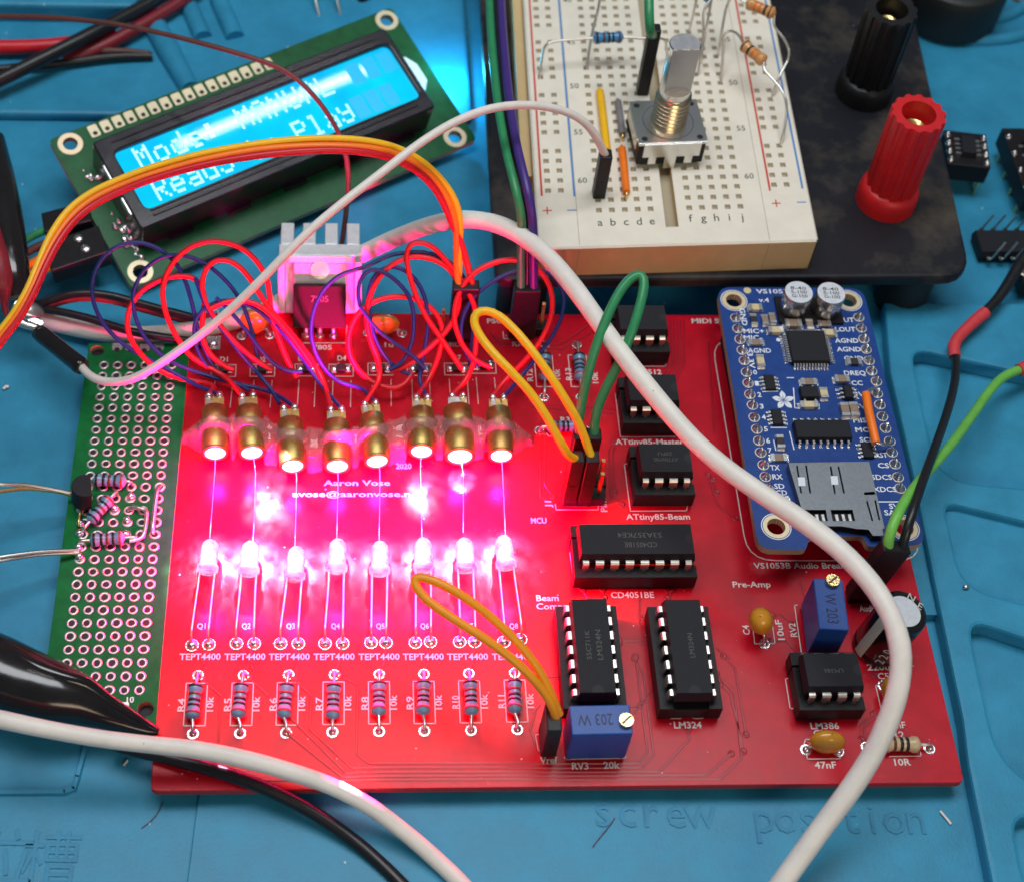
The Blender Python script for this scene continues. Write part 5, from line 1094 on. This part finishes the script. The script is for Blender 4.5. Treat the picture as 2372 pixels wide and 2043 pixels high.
cable('black_wire', 'thin black wire crossing over the white cable behind the perforated board', 'wire', [(60, 708, 0), (96, 717, 1), (146, 724, 1.6), (204, 738, 2), (262, 756, 2.2), (306, 770, 2.4), (364, 782, 2.2), (431, 788, 1.6), (470, 796, .8)], .82, blackwire, n=10)

# ---- jumper leads with moulded housings
def housing(parent, base, ztop, nx=1, ny=1, m_=duponblack, name='connector_housing', tilt=None, top=None):
    p = base; q = top if top is not None else Vector((p.x, p.y, ztop)); d = q - p; M = frame(p, d, up=(0, 1, 0)); b = MB()
    L = d.length; W = 2.54 * nx; D = 2.54 * ny
    b.box((0, 0, L / 2), (W - .12, D - .12, L), m_, M)
    o = b.build(name, parent, bev=.22)
    for i in range(nx):
        k = MB(); x = (i - (nx - 1) / 2) * 2.54; k.box((x, 0, L + .01), (1.3, 1.3, .05), shielddark, M); k.box((x, -D / 2 + .04, L * .35), (.9, .06, 1.6), shielddark, M); k.build('opening', o)
    return o, q, M
JG = 'jumper leads plugged into the red board'
def jump(name, lab, wires, houses, group=JG):
    t = thing(name, lab, 'jumper wire', houses[0][0])
    if group: t['group'] = group
    for h in houses: housing(t, *h[:2], **(h[2] if len(h) > 2 else {}))
    for m_, r, P in wires: b = MB(); P = [P[0]] + [q + Vector((random.uniform(-.2, .2), random.uniform(-.2, .2), random.uniform(-.25, .25))) for q in P[1:-1]] + [P[-1]]; b.tube(smooth_path(P, 1), r, m_, n=12, step=.9); b.build('wire', t)
    return t
def pz(u, v, z=2.5): return at(u, v, z)
f1_, f2_ = pz(1318, 1150), pz(1352, 1150); zt1 = 15.5
t1, t2 = Vector((f1_.x, f1_.y, zt1 - 1)), Vector((f2_.x, f2_.y, zt1 - 1))
jump('jumper_wire', 'yellow and orange looped jumper rising highest from the front of the four black housings', [(yellowwire, .76, [t1] + px([(1316, 1064, 17), (1301, 1025, 20), (1266, 966, 24), (1230, 907, 27), (1183, 862, 29), (1136, 815, 30), (1108, 775, 30), (1096, 742, 30), (1103, 722, 30), (1125, 716, 30), (1155, 729, 30), (1195, 764, 30), (1242, 822, 29), (1278, 876, 27), (1313, 933, 24), (1342, 980, 20.5), (1354, 1020, 17.5)]) + [t2])],
     [(f1_, zt1), (f2_, zt1)])
g1_, g2_ = pz(1326, 1098), pz(1357, 1098); zt2 = 15.5
u1, u2 = Vector((g1_.x, g1_.y, zt2 - 1)), Vector((g2_.x, g2_.y, zt2 - 1))
jump('jumper_wire', 'green looped jumper from the rear of the four black housings', [(greenwire, .86, [u1] + px([(1336, 985, 17), (1346, 938, 20), (1362, 858, 26), (1385, 785, 30), (1415, 706, 33), (1444, 660, 35), (1468, 637, 36), (1486, 634, 36), (1495, 655, 35.5), (1487, 706, 34), (1464, 776, 31), (1435, 843, 27), (1402, 901, 22.5), (1376, 955, 18.5)]) + [u2])],
     [(g1_, zt2), (g2_, zt2)])
v1_ = pz(1268, 1720, 1.5); v2_ = pz(1267, 1700, 1.5); 
jump('jumper_wire', 'amber looped jumper in front of the lit sensors, plugged in beside the low trimmer', [(amberwire, .74, [Vector((v1_.x + .4, v1_.y, 11))] + px([(1282, 1640, 13), (1262, 1604, 15), (1223, 1563, 18), (1179, 1518, 20), (1120, 1476, 22), (1036, 1424, 23), (985, 1385, 24), (961, 1358, 24.3), (958, 1340, 24.6), (972, 1336, 25), (996, 1341, 25), (1056, 1368, 24.5), (1118, 1409, 23), (1179, 1465, 21), (1222, 1513, 19), (1262, 1572, 16), (1284, 1622, 13.5)]) + [Vector((v1_.x + .9, v1_.y + .5, 11))])],
     [(v1_, 11.5, dict(nx=1, ny=2))])
m1, m2 = pz(1053, 775), pz(1084, 775); mm = (m1 + m2) / 2; zt3 = 17.5
RB = [(-50, 850, 26), (0, 779, 28), (44, 735, 30), (76, 672, 32), (98, 610, 33.5), (125, 552, 35), (162, 500, 36), (208, 463, 37), (262, 436, 38), (350, 402, 40), (466, 368, 42), (600, 346, 44), (687, 338, 44), (775, 336, 43.5), (862, 342, 42), (920, 356, 40), (979, 387, 37), (1020, 430, 33), (1046, 475, 30), (1058, 520, 27)]
def offset(pts, k):
    out = []
    for i, (u, v, z) in enumerate(pts):
        a, c = pts[max(i - 1, 0)], pts[min(i + 1, len(pts) - 1)]; dx, dy = c[0] - a[0], c[1] - a[1]; l = math.hypot(dx, dy); kk = k * (.62 if i < 5 else 1)
        out.append((u + dy / l * kk * 1, v - dx / l * kk * 1, z - .15 * k * 0))
    return out
w_top = lambda dx, dy=0: Vector((mm.x + dx, mm.y + dy, zt3 - .8))
jump('jumper_ribbon', 'yellow, orange and red ribbon arching over the display into a housing at the back edge', [(yellowwire, .66, px(offset(RB, 14)) + px([(1058, 567, 23)]) + [w_top(-1.3, .9)]), (orangewire, .66, px(RB) + px([(1057, 570, 23), (1055, 605, 20)]) + [w_top(-1.3)]), (redwire, .66, px(offset(RB, -13)) + px([(1074, 570, 23), (1081, 608, 20)]) + [w_top(1.3)])],
     [(mm, zt3, dict(nx=2))], group=JG)
n1 = (pz(1192, 772) + pz(1222, 772)) / 2; zt4 = 16.5
jump('jumper_cable', 'green and purple wire pair running down beside the breadboard into a housing', [
     (greenwire, .82, px([(1131, -60, 24), (1133, 0, 26), (1136, 87, 29), (1144, 175, 32), (1156, 262, 34), (1171, 350, 35), (1194, 437, 34), (1208, 490, 32), (1213, 540, 27), (1207, 590, 22)]) + [Vector((n1.x - 1.2, n1.y, zt4 - .8))]),
     (purplewire, .86, px([(1158, -60, 24), (1161, 0, 26), (1165, 87, 29), (1171, 175, 32), (1182, 262, 34), (1197, 350, 35.5), (1217, 422, 35), (1234, 481, 33), (1238, 530, 29), (1233, 585, 23)]) + [Vector((n1.x + 1.2, n1.y, zt4 - .8))]),
     (blackwire, .5, px([(1146, -60, 23.5), (1149, 40, 27), (1158, 175, 31), (1178, 330, 34), (1206, 440, 33), (1222, 520, 28.5), (1220, 585, 22)]) + [Vector((n1.x, n1.y + .4, zt4 - .8))])], [(n1, zt4, dict(nx=2))])
bp0 = at(1386, 452, ZW); zt5 = ZW + 11.5
ca = at(89, 770, 5.2); cb = at(192, 852, 6.0)
t = jump('jumper_wire', 'thin white jumper from the crocodile clip across to the breadboard', [(whitethin, .78, [cb - (cb - ca).normalized() * .8] + px([(205, 872, 6.8), (227, 884, 8), (262, 888, 9.5), (306, 880, 12), (350, 858, 15), (408, 820, 19), (466, 776, 23), (524, 730, 27), (600, 656, 32), (666, 588, 36), (731, 522, 39), (804, 462, 41), (891, 398, 43), (950, 346, 44), (1008, 309, 44.5), (1066, 275, 45), (1124, 251, 45), (1200, 240, 44), (1266, 245, 42.5), (1325, 260, 40), (1360, 284, 37.5), (1380, 316, 34.5)]) + [Vector((bp0.x, bp0.y, zt5 - .7))])],
     [(bp0, zt5)], group=None)
b = MB(); b.tube([ca, ca.lerp(cb, .08), ca.lerp(cb, .8), ca.lerp(cb, .92), cb], [1.35, 1.62, 1.62, 1.75, 1.5], pvcblack, n=16, step=.6); b.build('moulded_plug', t)
b = MB(); b.tube([at(66, 757, 4.6), at(80, 766, 5.0), ca], .36, gold, n=8, step=1); b.build('pin', t)
gp = at(1487, 214, ZW)
jump('jumper_wire', 'green jumper with a tall black housing behind the encoder', [(greenwire, .95, px([(1504, -60, ZW + 26), (1504, 0, ZW + 24), (1507, 44, ZW + 22.5), (1505, 84, ZW + 20)]) + [Vector((gp.x, gp.y, ZW + 15.5))])], [(gp, ZW + 17.5)], group=None)
# audio lead
ab = at(1991, 1374, 2.5); at_ = at(2076, 1264, 17)
au = thing('audio_lead', 'black and light green leads with red heat shrink sleeves plugged in beside the can capacitor', 'audio lead', ab)
o, q, HM = housing(au, ab, 0, nx=2, ny=1, top=at_)
tA, tB = HM @ Vector((-1.27, 0, (at_ - ab).length - .5)), HM @ Vector((1.27, 0, (at_ - ab).length - .5))
if tA.x > tB.x: tA, tB = tB, tA
bw = [(2098, 1238, 19), (2112, 1190, 20.5), (2133, 1123, 20), (2158, 1058, 16), (2187, 980, 11), (2207, 915, 7), (2215, 868, 4), (2215, 838, 2.4), (2212, 820, 1.8)]
b = MB(); b.tube(smooth_path([tB] + px(bw), 1), .82, blackwire, n=12); b.build('black_wire', au)
b = MB(); b.tube(px([(2212, 828, 1.8), (2209, 806, 1.8), (2217, 786, 1.8), (2233, 768, 1.8), (2256, 746, 1.9), (2282, 724, 2)]), [1.12, 1.2, 1.15, 1.12, 1.2, 1.25], shrinkred, n=14, step=.8); b.build('heat_shrink', au)
b = MB(); b.tube(px([(2274, 730, 2), (2309, 696, 2.2), (2338, 654, 2.6), (2364, 612, 3), (2410, 545, 4)]), [.95, 1.05, 1.15, 1.2, 1.2], blackwire, n=12); b.build('black_wire', au)
b = MB(); b.tube(smooth_path([tA] + px([(2058, 1240, 19), (2072, 1205, 20), (2092, 1165, 20), (2122, 1119, 18), (2162, 1080, 14.5), (2205, 1029, 10), (2248, 971, 6), (2284, 915, 3), (2312, 880, 1.6), (2338, 864, 1.2), (2366, 856, 1.2)]), 1), .9, limewire, n=12); b.build('green_wire', au)
b = MB(); b.tube(px([(2360, 858, 1.2), (2380, 848, 1.2), (2420, 820, 1.4)]), 1.25, shrinkred, n=14); b.build('heat_shrink', au)

# ---- crocodile clips
cl = thing('crocodile_clip', 'dark red and black sleeved crocodile clip with bare steel jaws at the left edge', 'crocodile clip', at(40, 650, 0))
b = MB(); P = px([(-40, 330, 14), (-14, 430, 13), (4, 520, 12), (18, 600, 11), (28, 650, 10), (36, 690, 8.5)]); b.tube(P, [4.4, 4.3, 4.2, 3.9, 3.4, 2.4], pvcblack, n=20, flat=.8); b.build('sleeve', cl)
b = MB(); b.tube(px([(-60, 440, 17), (-40, 520, 16), (-16, 600, 15), (4, 655, 13), (10, 700, 10), (14, 730, 8)]), [2.6, 3.0, 3.0, 2.2, .8, .5], darkredwire, n=14, flat=.6); b.build('red_sleeve', cl)
b = MB()
J = [(40, 700, 8.2), (62, 716, 7.6), (84, 722, 6.8), (98, 730, 6.0)]; b.tube(px(J), [1.6, 1.8, 1.6, .9], steel, n=14, flat=.45)
J = [(30, 726, 5.6), (56, 742, 5.0), (82, 752, 5.0), (98, 752, 5.2)]; b.tube(px(J), [1.6, 1.8, 1.5, .8], steel, n=14, flat=.45)
for k in range(5): b.cyl(at(62 + k * 8, 736 + k * 3, 6.6), at(62 + k * 8, 742 + k * 3, 5.4), .5, steel, 6, r2=.1)
b.build('jaw', cl)
cl2 = thing('crocodile_clip', 'glossy black crocodile clip boot pointing at the front left corner of the red board', 'crocodile clip', at(150, 1600, ZM))
b = MB(); P = px([(-90, 1528, 6), (-20, 1552, 6), (60, 1586, 5.6), (130, 1608, 5), (190, 1624, 4.2), (245, 1650, 3.2), (300, 1672, 2.2), (345, 1688, 1.6), (368, 1694, 1.4)]); b.tube(P, [6.2, 6.1, 5.8, 5.2, 4.1, 2.8, 1.9, 1.2, .5], pvcblack, n=26, flat=.85)
b.tube(px([(-90, 1488, 9), (0, 1510, 9), (80, 1545, 8.6), (140, 1568, 8), (200, 1585, 6.6), (250, 1620, 5), (310, 1658, 3.4), (362, 1690, 2)]), [1.6, 1.6, 1.5, 1.4, 1.3, 1.0, .8, .3], pvcblack, n=14); b.build('boot', cl2)

# ---- loose parts at the right and top
def soic(pts, z, label):
    q = [at(u, v, z) for u, v in pts]; c = sum(q, Vector()) / 4; r = math.atan2((q[1] - q[0]).y, (q[1] - q[0]).x); w = (q[1] - q[0]).length; d = (q[3] - q[0]).length; M = T2(c.x, c.y, 0, r)
    t = thing('adapter_board', label, 'adapter board', (c.x, c.y, ZM), 'small black chip adapters on the mat'); b = MB(); b.box((0, 0, z - 2.4), (w, d, 4.8), sockblack, M); b.build('carrier', t, bev=.2)
    b = MB(); b.box((0, 0, z + .75), (w * .36, d * .55, 1.5), chipblack, M, top=(w * .16, d * .25)); ch = b.build('chip', t, bev=.08)
    for s_ in (-1, 1):
        for i in range(4):
            y = (i - 1.5) * 1.27 * d / 9.5; l_ = MB(); l_.box((s_ * w * .225, y, z + .35), (w * .13, .55, .5), steel, M); l_.build('leg', ch)
            l_ = MB(); l_.lathe([(.75, 0), (.6, .3), (.3, .7), (.02, .8)], solder, M @ T2(s_ * w * .42, (i - 1.5) * 2.3 * d / 9.5, z), 10); l_.build('solder_joint', t)
            l_ = MB(); l_.cyl(M @ Vector((s_ * w * .42, (i - 1.5) * 2.3 * d / 9.5, ZM)), M @ Vector((s_ * w * .42, (i - 1.5) * 2.3 * d / 9.5, z - 4.8)), .32, gold, 8); l_.build('pin', t)
soic([(2190, 377), (2290, 388), (2293, 319), (2188, 300)], 4.5, 'small black chip adapter standing on pins nearest the red binding post')
soic([(2336, 440), (2440, 440), (2450, 330), (2372, 296)], 3.0, 'small black chip adapter cut off by the right edge of the photo')
q0, q1 = at(2264, 560, ZM + 3.2), at(2420, 560, ZM + 3.2); r = math.atan2((q1 - q0).y, (q1 - q0).x)
M = T2(q0.x, q0.y, ZM, r); dc = thing('dip_chip', 'loose black chip lying on its back with bent legs in the air', 'microchip', (q0.x, q0.y, ZM)); L = 19.5
b = MB(); V = []
for z, e_, w in ((0, .3, 2.95), (1.7, 0, 3.25), (2.0, 0, 3.25), (3.4, .3, 2.95)): V += [(e_, -w, z), (L - e_, -w, z), (L - e_, w, z), (e_, w, z)]
b.add(V, [(3, 2, 1, 0)] + [(4 * j + a, 4 * j + (a + 1) % 4, 4 * j + 4 + (a + 1) % 4, 4 * j + 4 + a) for j in range(3) for a in range(4)] + [(12, 13, 14, 15)], chipblack, M); b.build('chip_body', dc, bev=.1)
for s_ in (-1, 1):
    for i in range(7):
        x = 2.0 + i * 2.54; sk2 = 1.6 if s_ > 0 else 2.2; l_ = MB()
        l_.tube([M @ Vector((x, s_ * 3.2, 1.85)), M @ Vector((x, s_ * 3.9, 1.9)), M @ Vector((x + .2, s_ * 4.1, 2.6))], .55, legmetal, n=6, step=.3, flat=.3); l_.tube([M @ Vector((x + .2, s_ * 4.1, 2.6)), M @ Vector((x + sk2 * .5, s_ * (4.2 if s_ > 0 else 3.7), 4.4)), M @ Vector((x + sk2, s_ * (4.4 if s_ > 0 else 3.0), 6.4))], .24, legmetal, n=6, step=.4); l_.build('leg', dc)
t = thing('transistor', 'small black part with tinned legs beside the black lead at the right edge', 'transistor', at(2368, 640, ZM)); b = MB(); c = at(2392, 655, -2); b.box(c, (6, 4, 4), chipblack); b.build('body', t, bev=.3)
for k in range(3):
    l_ = MB(); l_.tube(px([(2384, 630 + 12 * k, -1), (2366, 606 + 14 * k, 0), (2346, 622 + 12 * k, -1.2), (2338, 632 + 12 * k, -3)]), .45, steel, n=8); l_.build('leg', t)
t = thing('component', 'pair of bare leads pointing into the picture at the top edge left of the breadboard', 'component', at(748, -30, ZM)); b = MB(); b.blob(at(745, -46, 0), (5, 4, 4), mustard, 16); b.build('body', t)
for a, e_ in (((724, -30, 1), (744, 62, -4.4)), ((774, -30, 1), (793, 58, -4.4))):
    b = MB(); b.tube(px([a, ((a[0] + e_[0]) / 2, (a[1] + e_[1]) / 2, -1.5), e_]), .36, legmetal, n=8); b.build('leg', t)
t = thing('test_clip', 'tip of a black probe poking in at the top edge above the display corner', 'probe', at(830, -20, ZM)); b = MB(); b.tube(px([(870, -60, 0), (845, -10, -2), (832, 5, -3)]), [2.4, 1.6, .8], pvcblack, n=12); b.build('grip', t); b = MB(); b.tube(px([(834, 2, -3), (824, 13, -4)]), .5, gold, n=8); b.build('tip', t)
c = at(2225, -66, 8); t = thing('rubber_disc', 'large round black disc at the top right corner of the photo', 'disc', (c.x, c.y, ZM)); b = MB(); b.lathe([(11, 0), (12, 1), (12.2, 10), (11.6, 12.4), (10, 13), (.1, 13)], rubberblack, T2(c.x, c.y, ZM), 48); b.build('disc_body', t, bev=.2)
cr = at(2364, 2, ZM); t = thing('loose_part', 'tiny tan component lying in the top right corner', 'component', cr); b = MB(); b.tube([cr + Vector((-2, .5, .8)), cr + Vector((2.2, -.6, .8))], .9, restan, n=10); b.build('body', t)

for nm, lb, pts, r_, m_ in (('wire_clipping', 'short pale sliver on the mat below the right end of the embossed word', [(2178, 1878, ZM + .8), (2190, 1892, ZM + .9), (2203, 1908, ZM + .8)], .22, whitethin), ('lint_fibre', 'fine dark hair curled on the mat under the embossed word screw', [(1372, 1962, ZM + .7), (1392, 1936, ZM + .8), (1412, 1912, ZM + .8), (1424, 1894, ZM + .7)], .07, brownwire),
                        ('lint_fibre', 'fine dark hair on the mat left of the red board corner', [(328, 1918, ZM + .1), (352, 1898, ZM + .2), (370, 1874, ZM + .2), (378, 1856, ZM + .1)], .07, brownwire), ('wire_clipping', 'tiny pale clipping on the mat beside the crocodile clip tip', [(286, 1772, ZM + .3), (296, 1760, ZM + .4)], .22, whitethin),
                        ('solder_bead', 'shiny solder bead on the raised mat rim right of the can capacitor', [(2233, 1360, ZP + .4), (2237, 1358, ZP + .7), (2243, 1359, ZP + .4)], .32, steel), ('wire_clipping', 'pale sliver on the mat left of the perforated board', [(8, 902, ZM + .4), (14, 896, ZM + .5), (20, 897, ZM + .4)], .3, whitethin)):
    P_ = px(pts); b = MB(); b.tube(P_, r_, m_, n=8, step=.5); tag(b.build(nm, loc=P_[0]), lb, nm.replace('_', ' '))
# ================================================================== light
def area(name, loc, target, sx, sy, power, col):
    l = bpy.data.lights.new(name, 'AREA'); l.shape = 'RECTANGLE'; l.size = sx * S; l.size_y = sy * S; l.energy = power; l.color = col
    o = bpy.data.objects.new(name, l); C.objects.link(o); o.location = Vector(loc) * S
    d = (Vector(target) - Vector(loc)).normalized(); o.rotation_euler = d.to_track_quat('-Z', 'Y').to_euler(); return o
area('ceiling_lamp', (40, 145, 560), (60, 60, 0), 480, 172, 23000, (.93, .97, 1.0))
area('warm_lamp', (190, -420, 330), (70, 40, 0), 260, 160, 7600, (1.0, .80, .58))
# tube lamp that streaks across the display
vd = ray(640, 240).normalized(); hp_ = on_plane(640, 240, lo + ln * HB, ln); rf = vd - ln * 2 * vd.dot(ln); tubep = hp_ + rf * 520
print('tube lamp at', tubep, rf)
tb = area('tube_lamp', tubep, hp_, 110, 4, 400, (.95, .98, 1))
zl = -(hp_ - tubep).normalized(); xl = (lx - zl * lx.dot(zl)); xl = (xl + Vector((0, 0, .0))).normalized(); yl = zl.cross(xl); tb.rotation_euler = Matrix((xl, yl, zl)).transposed().to_euler()
def point(name, loc, power, col, r): 
    l = bpy.data.lights.new(name, 'POINT'); l.energy = power; l.color = col; l.shadow_soft_size = r * S; o = bpy.data.objects.new(name, l); C.objects.link(o); o.location = Vector(loc) * S; return o
def wide(name, loc, power, col, r, ang=166, tgt=None):
    l = bpy.data.lights.new(name, 'SPOT'); l.energy = power; l.color = col; l.spot_size = math.radians(ang); l.spot_blend = .35 if tgt is None else .8; l.shadow_soft_size = r * S; o = bpy.data.objects.new(name, l); C.objects.link(o); o.location = Vector(loc) * S
    if tgt is not None: o.rotation_euler = (Vector(tgt) - Vector(loc)).normalized().to_track_quat('-Z', 'Y').to_euler()
    return o
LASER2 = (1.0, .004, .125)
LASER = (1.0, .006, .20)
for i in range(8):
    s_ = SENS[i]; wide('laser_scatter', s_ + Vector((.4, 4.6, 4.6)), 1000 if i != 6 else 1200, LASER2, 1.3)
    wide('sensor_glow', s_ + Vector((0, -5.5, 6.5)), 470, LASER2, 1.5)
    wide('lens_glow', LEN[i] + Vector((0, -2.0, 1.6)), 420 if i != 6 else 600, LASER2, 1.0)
def spot(name, loc, target, power, col, ang, blend=.6, r=.4):
    l = bpy.data.lights.new(name, 'SPOT'); l.energy = power; l.color = col; l.spot_size = math.radians(ang); l.spot_blend = blend; l.shadow_soft_size = r * S; l.use_nodes = True
    nt = l.node_tree; em = nt.nodes['Emission']; g = nt.nodes.new('ShaderNodeTexCoord'); n = nt.nodes.new('ShaderNodeTexNoise'); n.inputs['Scale'].default_value = 7; n.inputs['Detail'].default_value = 12; n.inputs['Roughness'].default_value = .82
    nt.links.new(g.outputs['Normal'], n.inputs['Vector']); r_ = nt.nodes.new('ShaderNodeMapRange'); r_.inputs['From Min'].default_value = .43; r_.inputs['From Max'].default_value = .62; nt.links.new(n.outputs['Fac'], r_.inputs['Value']); nt.links.new(r_.outputs['Result'], em.inputs['Strength'])
    o = bpy.data.objects.new(name, l); C.objects.link(o); o.location = Vector(loc) * S; o.rotation_euler = (Vector(target) - Vector(loc)).normalized().to_track_quat('-Z', 'Y').to_euler(); return o
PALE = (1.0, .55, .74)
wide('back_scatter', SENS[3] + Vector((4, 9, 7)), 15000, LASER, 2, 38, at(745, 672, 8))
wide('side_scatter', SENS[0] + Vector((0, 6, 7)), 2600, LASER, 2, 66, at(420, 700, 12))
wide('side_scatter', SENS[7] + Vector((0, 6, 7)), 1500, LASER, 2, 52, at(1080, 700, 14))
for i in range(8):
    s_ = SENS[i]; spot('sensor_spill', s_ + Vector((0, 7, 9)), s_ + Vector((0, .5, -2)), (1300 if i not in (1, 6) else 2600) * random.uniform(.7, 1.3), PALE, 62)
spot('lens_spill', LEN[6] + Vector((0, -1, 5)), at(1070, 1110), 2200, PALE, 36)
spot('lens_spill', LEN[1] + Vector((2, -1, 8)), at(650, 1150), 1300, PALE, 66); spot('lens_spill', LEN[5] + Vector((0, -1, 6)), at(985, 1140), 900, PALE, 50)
spot('laser_dot', SENS[5] + Vector((-2, -5, 6)), at(812, 1838, 3.4), 26000, (1, .5, .7), 7, .5, .2)
spot('laser_dot', SENS[1] + Vector((0, -5, 6)), at(518, 1766, 2.2), 6000, (1, .4, .6), 3, .5, .2)
wide('laser_dot_halo', SENS[5] + Vector((-2, -5, 6)), 7000, LASER, .5, 17, at(815, 1838, 3.4))
point('backlight_leak', LM @ Vector((pw + 4.5, .5, .5)), 230, (.04, .62, 1.0), 1.5)
w = bpy.data.worlds.new('World'); bpy.context.scene.world = w; w.use_nodes = True; bg = w.node_tree.nodes['Background']; bg.inputs['Color'].default_value = (.80, .88, 1.0, 1); bg.inputs['Strength'].default_value = .13

# ================================================================== camera
cam = bpy.data.cameras.new('camera'); co = bpy.data.objects.new('camera', cam); C.objects.link(co)
co.location = EYE * S; co.rotation_euler = (0.6706026, -0.0452443, -0.0295071)
cam.sensor_width = 36; cam.sensor_fit = 'HORIZONTAL'; cam.lens = 36 * FPX / 2372; cam.shift_x = 191.553 / 2372; cam.shift_y = -296.153 / 2372; cam.clip_start = .5; cam.clip_end = 500
cam.dof.use_dof = True; foc = at(1250, 1330, 3); cam.dof.focus_distance = -(ROT.transposed() @ (foc - EYE)).z * S; cam.dof.aperture_fstop = .24
sc = bpy.context.scene; sc.camera = co
sc.view_settings.view_transform = 'Standard'; sc.view_settings.look = 'None'; sc.view_settings.exposure = 0
sc.render.engine = 'CYCLES'; sc.cycles.use_denoising = True; sc.cycles.max_bounces = 8; sc.cycles.transparent_max_bounces = 8; sc.cycles.sample_clamp_indirect = 8
